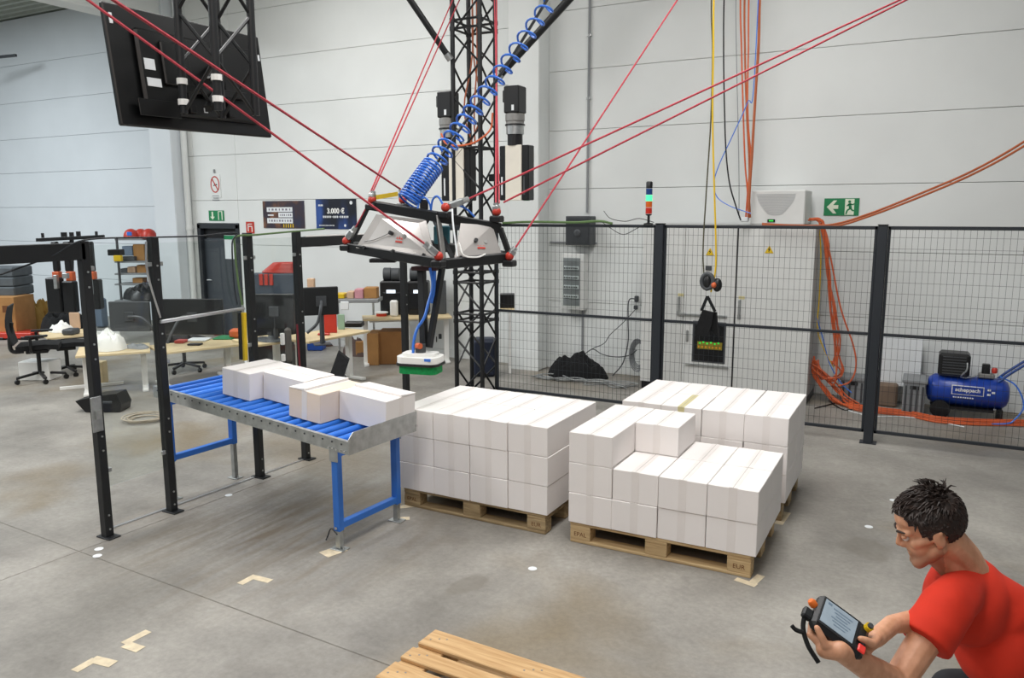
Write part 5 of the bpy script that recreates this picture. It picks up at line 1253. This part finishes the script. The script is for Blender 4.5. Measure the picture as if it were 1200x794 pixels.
# by the mast
mt_ = thing('side_table', 'pale small table behind the truss mast right side', 'table', (-2.969, 4.673, 0.0))
blk('table_top', M['desk'], (-2.756, 4.222, 0.983, 0.187, 0.032), .4, mt_); blk('leg', M['white'], (-2.416, 3.655, 0.658, 0.031, 0.775), .04, mt_, .002)
single('black_printer', 'black device on the small table behind the mast', 'device', M['blackpl'], (-2.763, 4.237, 1.086, 0.186, 0.176), .2)
# shelf unit with helmets
su = thing('shelf_unit', 'tall grey metal shelf with boxes under red helmets', 'shelf', (-10.512, 4.567, 0.0))
S0, S1, S2, S3, SB = (-11.435, 5.476, 1.71, 0.736, 0.033), (-11.404, 5.416, 1.29, 0.736, 0.033), (-11.388, 5.384, 1.064, 0.736, 0.034), (-11.373, 5.356, 0.87, 0.736, 0.032), (-11.351, 5.312, 0.563, 0.736, 0.032)
for s_ in (S0, S1, S2, S3, SB): blk('shelf_board', M['grey'], (s_[0], s_[1], s_[2], s_[3], .03), .45, su, .002)
for u_ in ((-11.514, 5.048, 0.848, 0.033, 1.792), (-10.873, 5.388, 0.847, 0.032, 1.792)): blk('upright', M['dgrey'], u_, .04, su, .002)
for k, (B_, lb, rr) in enumerate((((-11.497, 5.348, 1.817, 0.212, 0.179), 'red helmet on the shelf top, left with blue patch', .1), ((-11.423, 5.506, 1.839, 0.229, 0.229), 'red helmet on the shelf top, middle and highest', .1), ((-11.108, 5.439, 1.811, 0.242, 0.161), 'red helmet on the shelf top, rightmost', .1))):
    t = thing('helmet', lb, 'helmet', (B_[0], B_[1], B_[2] - B_[4] / 2), 'red helmets on the shelf top')
    MB().lathe([(.138, 0), (.14, .03), (.128, .09), (.095, .145), (.045, .175), (.003, .183)], (B_[0], B_[1], B_[2] - B_[4] / 2), (0, 0, 1), 16).build('shell', M['red'], t, True)
    if k == 0: MB().box(Vector(B_[:3]) + CAMROT @ Vector((.03, -.13, .0)), (.09, .02, .07), .004, CAMROT).build('blue_patch', M['coil'], t)
for nm, lb, m_, B_ in (('power_drill', 'black and yellow drill on the shelf left end', M['blackpl'], (-11.266, 4.837, 1.49, 0.221, 0.109)), ('toolbox', 'blue grey case on the upper shelf', mat('steel_blue', '6f7f92', .6), (-11.585, 5.356, 1.492, 0.197, 0.18)), ('carton', 'tan carton on the upper shelf right half', M['cardb'], (-11.388, 5.455, 1.459, 0.212, 0.311)), ('carton', 'tan carton on the middle shelf beside the post', M['cardb'], (-11.321, 5.434, 1.144, 0.18, 0.164)), ('carton', 'dark small carton on the middle shelf', M['dgrey'], (-11.616, 5.273, 1.121, 0.13, 0.082)), ('carton', 'beige small carton on the middle shelf', MAT['beige_card'], (-11.494, 5.34, 1.136, 0.147, 0.114)), ('carton', 'tan flat carton on the third shelf', M['cardb'], (-11.371, 5.369, 0.934, 0.196, 0.098)), ('toolbox', 'dark case on the upper shelf below the blue grey one', M['dgrey'], (-11.485, 5.27, 1.352, 0.26, 0.081))):
    o = single(nm, lb, 'box' if nm != 'power_drill' else 'drill', m_, B_, .2)
t = single('power_drill_grip', 'yellow tool battery below the drill on the shelf', 'battery', M['yellow'], (-11.133, 4.775, 1.387, 0.14, 0.109), .08)
t = tag(heap('cable_scraps', M['blackpl'], (0, 0), .35, .25, .32, 7.7), 'black tangled cables heaped on the lowest shelf', 'cables'); t.location = (-10.964, 5.07, 0.622)
# tool rack with hanging black and orange tools
tr = thing('tool_rack', 'black crossbar stand with hooks at the far left wall', 'rack', (-11.97, 4.154, 0.0))
MB().bar((-11.572, 3.576, 1.752), (-10.555, 4.126, 1.807), .06, .06, (0, 0, 1), .004).build('crossbar', M['blackpl'], tr)
for u_ in ((-11.486, 3.634, 1.824, 0.029, 0.088), (-11.164, 3.807, 1.83, 0.088, 0.102), (-11.048, 3.868, 1.83, 0.058, 0.103), (-10.945, 3.924, 1.837, 0.059, 0.118), (-10.674, 4.07, 1.844, 0.029, 0.102)): blk('hook', M['blackpl'], u_, .05, tr, .003)
MB().bar((-11.09, 3.889, 1.749), (-10.972, 3.659, 0.139), .05, .05).build('stand_post', M['blackpl'], tr)
for u0, u1, lb in ((62, 70, 'black tool with orange collar hanging on the rack, leftmost'), (76, 84, 'black tool with orange collar hanging on the rack, beside the first post'), (103, 110, 'black tool with orange collar hanging on the rack, right of first post')):
    pass
def hung(label, T_, C_, Bt, G_):
    t = thing('hanging_tool', label, 'tool', (T_[0], T_[1], T_[2] + T_[4] / 2), 'black and orange tools on the rack')
    blk('shaft', M['blackpl'], T_, .1, t, .02); blk('orange_collar', M['orange'], C_, .12, t, .01); blk('body', M['blackpl'], Bt, .16, t, .02); blk('grip', M['zinc'], G_, .08, t, .006)
hung('black tool with orange collar hanging on the rack, leftmost', (-11.162, 3.628, 1.475, 0.102, 0.508), (-11.121, 3.596, 1.173, 0.116, 0.102), (-11.017, 3.475, 0.84, 0.245, 0.59), (-10.832, 3.388, 1.077, 0.057, 0.228))
hung('black tool with orange collar hanging on the rack, beside the first post', (-10.976, 3.727, 1.474, 0.116, 0.508), (-10.817, 3.638, 1.152, 0.115, 0.159), (-10.792, 3.59, 0.811, 0.202, 0.534), (-10.701, 3.475, 1.175, 0.086, 0.085))
hung('black tool with orange collar hanging on the rack, right of first post', (-10.636, 3.908, 1.474, 0.102, 0.508), (-10.494, 3.813, 1.166, 0.101, 0.13), (-10.526, 3.852, 0.842, 0.218, 0.508), (-10.311, 3.649, 0.992, 0.028, 0.255))
t = tag(heap('cloth_heap', M['blackcl'], (0, 0), .55, .4, .55, 9.4), 'black bags heaped on the floor under the tool rack', 'bags'); t.location = (-11.802, 4.126, 0.0)
single('jerrycan', 'blue canister on the floor right of the tool rack', 'canister', MAT['steel_blue'], (-12.233, 5.106, 0.285, 0.167, 0.567), .2, .03)
t = tag(heap('cloth_heap', mat('mustard', '9a7a3a', .8), (0, 0), .35, .3, .6, 2.9), 'mustard and black bag leaning at the far left', 'bag'); t.location = (-12.958, 4.367, 0.0)
# left edge: grey stack on a brown carton on a red trolley
for v0, v1, lb in ((312, 323, 'top'), (323.5, 334, 'middle'), (334.5, 345, 'lowest')):
    pass
for B_, lb in (((-13.024, 3.842, 1.153, 0.612, 0.173), 'dark grey foam block at the left edge, topmost of three'), ((-13.005, 3.821, 0.978, 0.629, 0.165), 'dark grey foam block at the left edge, middle of three'), ((-12.985, 3.8, 0.807, 0.644, 0.165), 'dark grey foam block at the left edge, lowest of three')):
    single('foam_block', lb, 'foam block', mat('foam_grey', '565c60', .95, var=.1), B_, .6, .02, 'grey foam blocks at the left edge')
t = thing('shipping_carton', 'big brown carton under the grey foam blocks', 'carton', (-12.648, 3.578, 0.0))
blk('body', M['cardb'], (-12.742, 3.628, 0.41, 0.651, 0.651), .6, t); blk('print_mark', M['burn'], (*(-12.356, 3.396, 0.534, 0.136, 0.12),), .01, t, 0)
t = thing('pallet_truck', 'red pallet truck under the big brown carton', 'trolley', (-12.336, 3.517, 0.0))
blk('fork', M['red'], (-12.402, 3.518, 0.073, 0.887, 0.092), .5, t); blk('wheel_box', M['blackpl'], (-12.468, 3.357, 0.013, 0.182, 0.061), .3, t); blk('wheel_box', M['blackpl'], (-12.041, 3.587, 0.027, 0.182, 0.061), .3, t)
# by the door
fe = thing('fire_extinguisher', 'red fire extinguisher standing near the dark door', 'extinguisher', (-7.476, 3.685, 0.475))
B_ = (-9.425, 5.434, 0.305, 0.14, 0.609)
MB().lathe([(.07, 0), (.075, .02), (.075, B_[4] * .75), (.05, B_[4] * .88), (.02, B_[4] * .92), (.02, B_[4])], (B_[0], B_[1], B_[2] - B_[4] / 2), (0, 0, 1), 14).build('cylinder', mat('dark_red_paint', '7d2420', .4), fe, True)
MB().box((B_[0], B_[1], B_[2] + B_[4] / 2), (.12, .04, .04), .006, CAMROT).build('valve', M['blackpl'], fe)
tl = thing('tool_chest', 'dark blue grey chest carrying a red cable coil', 'chest', (-5.964, 3.453, 1.086))
blk('body', mat('slate', '3f4a58', .6), (-6.654, 4.129, 1.145, 0.692, 0.332), .3, tl, .01); blk('stand', M['black'], (-7.26, 4.733, 0.459, 0.694, 0.916), .3, tl, .01)
for u_ in ((-6.716, 3.905, 1.23, 0.051, 0.164), (-6.65, 3.941, 1.23, 0.051, 0.164), (-6.583, 3.976, 1.23, 0.05, 0.164)): blk('clasp', M['red'], u_, .03, tl, .002)
b = MB()
for k in range(9):
    c_ = Vector((-6.59, 4.202, 1.36)); r_ = .22 - .008 * k
    b.tube([c_ + CAMROT @ Vector((r_ * 1.3 * math.cos(t_) + .01 * k, .12 * math.sin(t_), -.03 + .016 * k)) for t_ in [2 * math.pi * i / 18 for i in range(19)]], .014)
tag(b.build('red_cable_coil', M['red']), 'coil of red cable on the dark blue grey chest', 'cable')
# black speaker shaped case and cable coil on the floor behind the first post
t = thing('black_case', 'black angular case on the floor behind the leftmost post', 'case', (-6.106, 0.772, 0.0))
B_ = (-6.153, 0.873, 0.132, 0.514, 0.262); w_, h_ = B_[3], B_[4]; o_ = Vector((B_[0], B_[1], 0))
MB().prism([o_ + CAMROT @ Vector((x_ * w_, -.12, z_ * h_)) for x_, z_ in ((-.5, .5), (-.3, .02), (.46, .02), (.5, .35), (.40, .82), (-.05, .72))], CAMROT @ Vector((0, .24, 0))).build('shell', M['blackpl'], t)
MB().box(o_ + CAMROT @ Vector((.1, -.126, h_ * .45)), (.12, .02, .03), .006, CAMROT).build('carry_handle', M['dgrey'], t)
b = MB()
c_ = Vector((-5.354, 0.789, 0.0))
for k in range(6):
    r_ = .15 + .012 * k; b.tube([c_ + Vector((r_ * math.cos(t_) + .02 * math.sin(k * 2.), r_ * math.sin(t_) + .02 * math.cos(k * 3.), .01 + .007 * k)) for t_ in [2 * math.pi * i / 22 for i in range(23)]], .006)
tag(b.build('cable_coil', mat('beige_cable', 'b7ab98', .6)), 'coil of beige cable on the floor behind the second post', 'cable')

single('blue_barrel', 'dark blue barrel standing on the floor behind the truss mast', 'barrel', mat('barrel_blue', '1a2338', .6), (-3.288, 4.548, 0.259, 0.317, 0.516), .3, .04)

# ================================================================== THE MAN WITH THE HANDHELD CONTROLLER
man_loc = Vector((2.45, -1.72, 0))
man = thing('person', 'crouching man in red t-shirt looking down at a handheld controller', 'person', man_loc)
def skin_material():
    m = bpy.data.materials.new('skin'); m.use_nodes = True; nt = m.node_tree; N = nt.nodes; L = nt.links; b = N['Principled BSDF']
    at = N.new('ShaderNodeAttribute'); at.attribute_name = 'stubble'
    nz = N.new('ShaderNodeTexNoise'); nz.inputs['Scale'].default_value = 30; nz.inputs['Detail'].default_value = 4
    rp = N.new('ShaderNodeValToRGB'); L.new(nz.outputs['Fac'], rp.inputs['Fac'])
    rp.color_ramp.elements[0].position = .3; rp.color_ramp.elements[0].color = lin('c08a69')
    rp.color_ramp.elements[1].position = .7; rp.color_ramp.elements[1].color = lin('d6a080')
    mx = N.new('ShaderNodeMix'); mx.data_type = 'RGBA'; L.new(rp.outputs[0], mx.inputs[6]); mx.inputs[7].default_value = lin('6d5242')
    L.new(at.outputs['Fac'], mx.inputs[0]); L.new(mx.outputs[2], b.inputs['Base Color'])
    b.inputs['Roughness'].default_value = .5; b.inputs['Subsurface Weight'].default_value = .08; b.inputs['Subsurface Radius'].default_value = (.01, .004, .002)
    return m
SKIN = skin_material()
HAIR = mat('dark_hair', '2a1d17', .6, var=.35, scale=60)
SHIRT = mat('red_tshirt', 'cb2a0d', .85, var=.05, scale=12, bump=.08)
def remesh(mb, voxel, smooth_it=4, fac=.5):
    me = mb.mesh('tmp_body'); o = bpy.data.objects.new('tmp_body', me); COL.objects.link(o)
    r = o.modifiers.new('r', 'REMESH'); r.mode = 'VOXEL'; r.voxel_size = voxel
    if smooth_it:
        s = o.modifiers.new('s', 'SMOOTH'); s.iterations = smooth_it; s.factor = fac
    dg = bpy.context.evaluated_depsgraph_get(); dg.update()
    out = bpy.data.meshes.new_from_object(o.evaluated_get(dg)); bpy.data.objects.remove(o)
    return out
def chain(b, pts, rs, n=12):
    for (p, q, r0, r1) in zip(pts[:-1], pts[1:], rs[:-1], rs[1:]): b.caps(p, q, r0, r1, n)
# head frame
hc = Vector((2.099, -1.985, 1.231))
hf = Vector((-0.901, -0.14, -0.411))
hu = Vector((-0.313, -0.109, 0.943)); hu = (hu - hf * hu.dot(hf)).normalized(); hl = hu.cross(hf)   # the man's left
HS = .97
def H(l, f, u): return hc + (hl * l + hf * f + hu * u) * HS
HR = Matrix((hl, hf, hu)).transposed()
bd = MB()
bd.ball(H(0, -.012, .028), (.074 * HS, .097 * HS, .088 * HS), 24, 16, HR)
bd.ball(H(0, .032, -.035), (.059 * HS, .060 * HS, .080 * HS), 20, 14, HR)
for s in (-1, 1):
    bd.caps(H(s * .052, .0, -.055), H(s * .02, .072, -.098), .024 * HS, .021 * HS)           # jaw
    bd.caps(H(s * .044, .058, -.022), H(s * .060, .012, -.012), .017 * HS, .016 * HS)         # cheekbone
    bd.caps(H(s * .012, .083, .022), H(s * .046, .066, .018), .0125 * HS, .012 * HS)          # brow ridge
    er = Matrix.Rotation(R_(18) * s, 3, hu)
    bd.ball(H(s * .079, -.012, -.012), (.0075, .019, .031), 12, 8, er @ HR)                   # ear
    bd.caps(H(s * .076, -.002, -.034), H(s * .081, -.022, .008), .006, .008)
bd.caps(H(0, .068, -.103), H(0, .076, -.095), .024 * HS, .02 * HS)
bd.caps(H(0, .086, .014), H(0, .105, -.026), .0075, .0105)
for s in (-1, 1): bd.ball(H(s * .010, .096, -.032), .0085, 10, 7)
bd.caps(H(-.018, .083, -.062), H(.018, .083, -.062), .0075, .0075); bd.caps(H(-.015, .081, -.074), H(.015, .081, -.074), .0085, .0085)
bd.ball(H(0, .045, .05), (.058 * HS, .045 * HS, .045 * HS), 16, 10, HR)
# neck and trunk
c7 = Vector((2.238, -1.893, 1.077))
nb = H(0, -.035, -.06)
chain(bd, [nb, nb.lerp(c7, .55), c7 + Vector((0, 0, -.03))], [.056, .055, .058])
chain(bd, [H(0, .01, -.085), nb.lerp(c7, .7) + Vector((-0.015, -0.014, -0.035))], [.045, .05])
Ls, Le, Lw = Vector((2.165, -2.119, 1.053)), Vector((2.043, -2.301, 0.854)), Vector((1.902, -2.526, 1.038))
Rs, Re, Rw = Vector((2.276, -1.692, 0.933)), Vector((2.165, -1.979, 0.942)), Vector((2.021, -2.26, 1.016))
mid = (Ls + Rs) / 2; pel = Vector((2.50, -1.75, .56))
for s_ in (Ls, Rs): bd.caps(c7.lerp(mid, .5), s_, .048, .046)
chain(bd, [mid, mid.lerp(pel, .5), pel], [.095, .10, .12], 16)
fw = Vector((-.9, -.44, 0)); lf = Vector((.44, -.9, 0)) * -1
side = (Ls - Rs); side.z = 0; side.normalize()
for s in (-1, 1):
    hip = pel + side * (.095 * s); knee = hip + fw * .36 + side * (.08 * s) + Vector((0, 0, .0)); knee.z = .56
    ank = Vector((hip.x - fw.x * -.06, hip.y - fw.y * -.06, .11)) + side * (.03 * s)
    chain(bd, [hip, knee], [.088, .06]); chain(bd, [knee, knee.lerp(ank, .45), ank], [.055, .052, .036])
# arms
chain(bd, [Ls, Ls.lerp(Le, .5), Le], [.048, .047, .042]); chain(bd, [Le, Le.lerp(Lw, .3), Lw], [.043, .042, .028])
chain(bd, [Rs, Rs.lerp(Re, .5), Re], [.047, .046, .040]); chain(bd, [Re, Re.lerp(Rw, .3), Rw], [.041, .039, .027])
# controller frame
dv = Vector((1.892, -2.467, 1.074))
e1 = Vector((0.836, 0.117, -0.536)); e2 = Vector((0.074, 0.933, 0.351)); e2 = (e2 - e1 * e1.dot(e2)).normalized(); en = e1.cross(e2)
if en.z < 0: en = -en
def V(a, b, c=0.): return dv + e1 * a + e2 * b + en * c
DROT2 = Matrix((e1, e2, en)).transposed()
HL, HW, HT = .079, .060, .019
# left hand: supports the controller from its near edge, fingers underneath
palm = V(-.005, -.070, -.028)
kn = [V(-.052, -.052, -.036), V(-.033, -.048, -.040), V(-.013, -.046, -.041), V(.006, -.048, -.038)]
bd.caps(Lw, palm, .028, .026)
for k, p in enumerate(kn): bd.caps(Lw.lerp(palm, .7), p, .019, .0115)
for k, (p, L0, L1, L2) in enumerate(zip(kn, (.038, .043, .040, .030), (.024, .027, .025, .019), (.018, .02, .019, .016))):
    q = p + (e2 * .94 - e1 * .25 + en * .12).normalized() * L0; r = q + (e2 * .9 - e1 * .15 + en * .25).normalized() * L1
    chain(bd, [p, q, r, r + (e2 * .7 + en * .45).normalized() * L2 * .6], [.0105, .0095, .0085, .0075], 8)
t0 = Lw.lerp(palm, .55) + en * .012; t1 = V(-.02, -.080, -.004); t2 = V(-.045, -.074, .010)
chain(bd, [t0, t1, t2, V(-.062, -.066, .016)], [.016, .0125, .0105, .009], 8)
# right hand: grips the right end, thumb on the face, fingers wrapping below
palm2 = V(.098, .034, -.012)
bd.caps(Rw, palm2.lerp(Rw, .25), .027, .026); bd.caps(Rw.lerp(palm2, .6), palm2, .027, .021)
kn2 = [V(.094, .062, -.012), V(.101, .044, -.022), V(.103, .026, -.030), V(.102, .008, -.034)]
for p in kn2: bd.caps(Rw.lerp(palm2, .7), p, .018, .0115)
for p, L0, L1, L2 in zip(kn2, (.036, .04, .038, .03), (.024, .026, .025, .019), (.018, .019, .018, .015)):
    q = p + (-e1 * .35 - e2 * .25 - en * .75).normalized() * L0 * .8; r = q + (-e1 * .9 - e2 * .25 + en * .0).normalized() * L1
    if q.dot(en) > dv.dot(en) - .03: q = q - en * (.03 - (dv - q).dot(en)); r = q + (-e1 * .95 - e2 * .2).normalized() * L1
    chain(bd, [p, q, r, r + (-e1 * .9 + en * .2).normalized() * L2], [.0105, .0095, .0085, .0075], 8)
u0 = Rw.lerp(palm2, .75) + en * .008; u1 = V(.090, .006, .020); u2 = V(.066, -.006, .028)
chain(bd, [u0, u1, u2, V(.052, -.012, .027)], [.017, .013, .011, .009], 8)
me = remesh(bd, .0036, 7)
off = man_loc
# stubble mask, from the jaw's own shape
at = me.attributes.new('stubble', 'FLOAT', 'POINT')
vals = []
for v in me.vertices:
    d = v.co - hc; l, f, u = d.dot(hl) / HS, d.dot(hf) / HS, d.dot(hu) / HS
    k = 0.
    if d.length < .17 and f > -.012 - (u + .05) * .2:
        a = min(1, max(0, (-.045 - u + max(0, .02 - f) * .6) / .03)); k = a * .5
        if f > .075 and abs(l) < .02 and -.079 < u < -.056: k *= .25
        if f > .07 and -.055 < u < -.045 and abs(l) < .03: k = .35
    ba = 0.
    vals.append(k)
at.data.foreach_set('value', vals)
for v in me.vertices: v.co -= off
me.materials.clear(); me.materials.append(SKIN); me.shade_smooth(); me.name = 'body'
body = link('body', me, man)
# eyes, brows
for s in (-1, 1):
    o = MB().ball(H(s * .031, .078, .0), .0115, 12, 8).build('eye', mat('eye_white', 'd8d4cf', .2, var=0), man, True)
    MB().ball(H(s * .031, .0865, -.003), (.0055, .0035, .0055), 10, 6, HR).build('iris', mat('iris_dark', '2a1a10', .2, var=0), o, True)
    MB().ball(H(s * .031, .081, .0055), (.0135, .0095, .0085), 12, 8, HR).build('eyelid', SKIN, o, True)
    MB().tube(spline([H(s * .012, .0965, .020), H(s * .030, .092, .026), H(s * .050, .074, .022)], 4), [.003, .004, .0045, .005, .005, .0045, .004, .0035, .002]).build('eyebrow', HAIR, man, True)
# hair: a close cap plus locks combed forward
def hair_r(l, f, u):
    """is this direction of the head covered with hair"""
    front = .060 + .012 * math.sin(l * 60)
    if u > .088: return f < .098
    if f > .050: return u > .074
    if f > .030: return u > .045
    if f > .016: return u > .012
    if f > -.002: return u > (-.012 if f < .018 else .0)
    if f > -.035: return u > .012 if abs(l) > .055 else u > -.02
    return u > -.062 - (f + .035) * .1
cap = MB()
random.seed(5)
npts = 0
def scalp(th, ph, extra):
    d = Vector((math.cos(ph) * math.sin(th), math.cos(ph) * math.cos(th), math.sin(ph)))
    p = Vector((0, -.012, .028)) + Vector((d.x * (.074 + extra), d.y * (.097 + extra), d.z * (.088 + extra)))
    return p, d
rows = []
NT, NP = 44, 26
hm = MB()
idx = {}
for j in range(NP + 1):
    ph = -1.15 + (math.pi / 2 + 1.15) * j / NP
    for i in range(NT):
        th = 2 * math.pi * i / NT
        p, d = scalp(th, ph, .011 + .003 * noise.noise(Vector((d_ for d_ in (math.sin(th) * 5, math.cos(th) * 5, ph * 6)))))
        idx[(i, j)] = len(hm.v); hm.v.append(H(*p))
for j in range(NP):
    for i in range(NT):
        th = 2 * math.pi * (i + .5) / NT; ph = -1.15 + (math.pi / 2 + 1.15) * (j + .5) / NP
        p, d = scalp(th, ph, .0)
        if hair_r(*p): hm.f.append((idx[(i, j)], idx[((i + 1) % NT, j)], idx[((i + 1) % NT, j + 1)], idx[(i, j + 1)]))
for k in range(1500):
    th = random.uniform(0, 2 * math.pi); ph = math.asin(random.uniform(-.88, 1))
    p, d = scalp(th, ph, .004)
    if not hair_r(*p): continue
    top = max(0, min(1, (p.z - .03) / .08)); ln = .013 + .022 * top
    cdir = Vector((.15 * p.x / .08, .75 * top + .0, (-.9 * (1 - top) - .05) if p.y < .04 else .55)) + Vector((random.gauss(0, .25), random.gauss(0, .25), random.gauss(0, .2)))
    cdir = (cdir - d * cdir.dot(d)).normalized()
    lift = .006 + .008 * top + (.016 if (p.y < -.03 and p.y > -.09 and p.z > .09 and random.random() < .35) else 0)
    a = p; b = p + cdir * ln * .5 + d * lift; c = p + cdir * ln + d * lift * 1.1
    hm.tube([H(*a), H(*b), H(*c)], [.0042, .0036, .0008], 4)
for k in range(14):
    q = Vector((random.uniform(-.03, .03), random.uniform(-.095, -.05), .11)); tip = q + Vector((random.uniform(-.01, .01), random.uniform(-.022, .012), random.uniform(.012, .026)))
    hm.tube([H(*q), H(*q.lerp(tip, .5)), H(*tip)], [.004, .003, .0006], 4)
hm.build('hair', HAIR, man, True)
# t-shirt
sb = MB()
for s_ in (Ls, Rs): sb.caps(c7.lerp(mid, .5), s_, .070, .069, 16)
sb.caps(c7.lerp(mid, .35) - hu * .005, c7.lerp(pel, .25), .070, .12, 20)
spine = [mid + Vector((0, 0, -.01)), mid.lerp(pel, .35), mid.lerp(pel, .7), pel + Vector((0, 0, -.02))]
for k, (w, h_) in enumerate(((.165, .125), (.175, .135), (.17, .14), (.175, .145))):
    axis = (pel - mid).normalized(); sd = (side - axis * side.dot(axis)).normalized(); nn = axis.cross(sd)
    sb.ball(spine[k], (w, .13, h_), 22, 14, Matrix((sd, axis, nn)).transposed())
def sleeve(S, E, frac, r0, r1):
    T_ = S.lerp(E, frac); d = (E - S).normalized()
    sb.lathe([(r0, 0), (r0 * 1.02, (T_ - S).length * .3), (r1, (T_ - S).length), (r1 - .012, (T_ - S).length + .001)], S - d * .0, d, 20)
    return T_, d
LT, ld_ = sleeve(Ls, Le, .49, .074, .084)
RT, rd_ = sleeve(Rs, Re, .5, .070, .074)
sme = remesh(sb, .0065, 28)
# soft folds
ax = (pel - mid).normalized()
sme.calc_loop_triangles()
nrmls = [v.normal.copy() for v in sme.vertices]
for v, n_ in zip(sme.vertices, nrmls):
    q = v.co
    f1 = noise.noise(Vector((q.dot(ax) * 9, q.dot(side) * 4, q.z * 5)))
    f2 = noise.noise(q * 16)
    da = (q - LT).length
    f3 = math.sin((q - Ls).dot(ld_) * 95 + 2 * f1) * max(0, 1 - da / .16) * .5
    v.co = q + n_ * (.008 * f1 + .0025 * f2 + .004 * f3)
for v in sme.vertices: v.co -= off
sme.materials.clear(); sme.materials.append(SHIRT); sme.shade_smooth(); sme.name = 'tshirt'
link('tshirt', sme, man)
# neckline ribbing
nd = (c7 - nb).normalized(); na = nd.orthogonal().normalized(); nb2 = nd.cross(na)
ctr = c7 - nd * .004
# trousers and shoes
tb = MB()
tb.ball(pel + Vector((0, 0, -.03)), (.16, .17, .13), 18, 12)
for s in (-1, 1):
    hip = pel + side * (.095 * s); knee = hip + fw * .36 + side * (.08 * s); knee.z = .56
    ank = Vector((hip.x + fw.x * .06, hip.y + fw.y * .06, .11)) + side * (.03 * s)
    chain(tb, [hip, knee], [.105, .078], 14); chain(tb, [knee, knee.lerp(ank, .45), ank], [.075, .072, .055], 14)
tme = remesh(tb, .009, 6)
for v in tme.vertices: v.co -= off
tme.materials.clear(); tme.materials.append(mat('dark_trousers', '1b1d21', .9, var=.15, scale=20)); tme.shade_smooth(); tme.name = 'trousers'
link('trousers', tme, man)
for s in (-1, 1):
    hip = pel + side * (.095 * s); ank = Vector((hip.x + fw.x * .06, hip.y + fw.y * .06, .09)) + side * (.03 * s)
    fb_ = MB(); fb_.caps(Vector((ank.x, ank.y, .055)) - fw * .05, Vector((ank.x, ank.y, .045)) + fw * .15, .048, .042, 14); fb_.caps(Vector((ank.x, ank.y, .05)), ank + Vector((0, 0, .03)), .048, .046, 14)
    fb_.box(Vector((ank.x, ank.y, .012)) + fw * .05, (.29, .09, .024), .01, Matrix.Rotation(math.atan2(fw.y, fw.x), 3, 'Z'))
    m2 = remesh(fb_, .007, 3)
    for v in m2.vertices: v.co -= off
    m2.materials.clear(); m2.materials.append(M['blackpl']); m2.shade_smooth(); m2.name = 'shoe'; link('shoe', m2, man)
# the controller
hcn = thing('handheld_controller', 'black handheld controller with lit screen and red key in his hands', 'controller', dv)
MB().box(dv, (2 * HL, 2 * HW, 2 * HT), .012, DROT2).build('casing', M['blackpl'], hcn)
MB().box(V(-.012, .0, HT + .0005), (.118, .098, .003), .001, DROT2).build('bezel', M['screen'], hcn)
scr = MB().box(V(-.014, .0, HT + .0025), (.100, .082, .002), 0, DROT2).build('screen', mat('lit_screen', '8c99a4', .15, var=.06, scale=40, emit='a9bcc8', estr=.16), hcn)
pl_ = MB()
for k in range(6): pl_.box(V(-.008, .026 - k * .010, HT + .0038), (.06 - .012 * (k % 3), .003, .0006), 0, DROT2)
pl_.box(V(-.05, .032, HT + .0038), (.012, .007, .0006), 0, DROT2)
pl_.build('screen_lines', mat('screen_line', '6b7f92', .3, var=0), scr)['kind'] = 'stuff'
MB().box(V(.064, -.036, HT + .003), (.022, .026, .008), .003, DROT2).build('red_key', mat('key_red', 'd8352b', .4, emit='d8352b', estr=.15), hcn)
for b_ in (.0, -.014): MB().box(V(.064, b_ - .0, HT + .002), (.013, .010, .005), .002, DROT2).build('grey_key', M['dgrey'], hcn)
MB().cyl(V(.066, .045, HT - .002), V(.066, .045, HT + .012), .012, n=14).build('yellow_ring', M['yellow'], hcn)
MB().cyl(V(.066, .045, HT + .010), V(.066, .045, HT + .018), .008, n=12).build('stop_button', M['dgrey'], hcn)
MB().lathe([(.011, 0), (.012, .012), (.008, .02), (.001, .023)], V(-HL - .002, .012, 0), -e1 + en * .4, 12).build('orange_button', mat('button_orange', 'e8742a', .4), hcn, True)
MB().box(V(-HL - .012, -.026, -.004), (.028, .034, .02), .004, DROT2).build('strap_mount', M['black'], hcn)
st_ = spline([V(-HL - .016, -.03, -.008), V(-.082, -.062, -.022), V(-.05, -.092, -.034), V(-.005, -.108, -.046)], 6)
for p, q in zip(st_[:-1], st_[1:]): pass
MB().tube(st_, .0065, 6).build('hand_strap', M['blackcl'], hcn, True)
MB().tube(spline([V(-.078, -.075, -.022), V(-.098, -.080, -.026), V(-.112, -.078, -.024)], 4), .0065, 6).build('strap_tail', M['blackcl'], hcn, True)
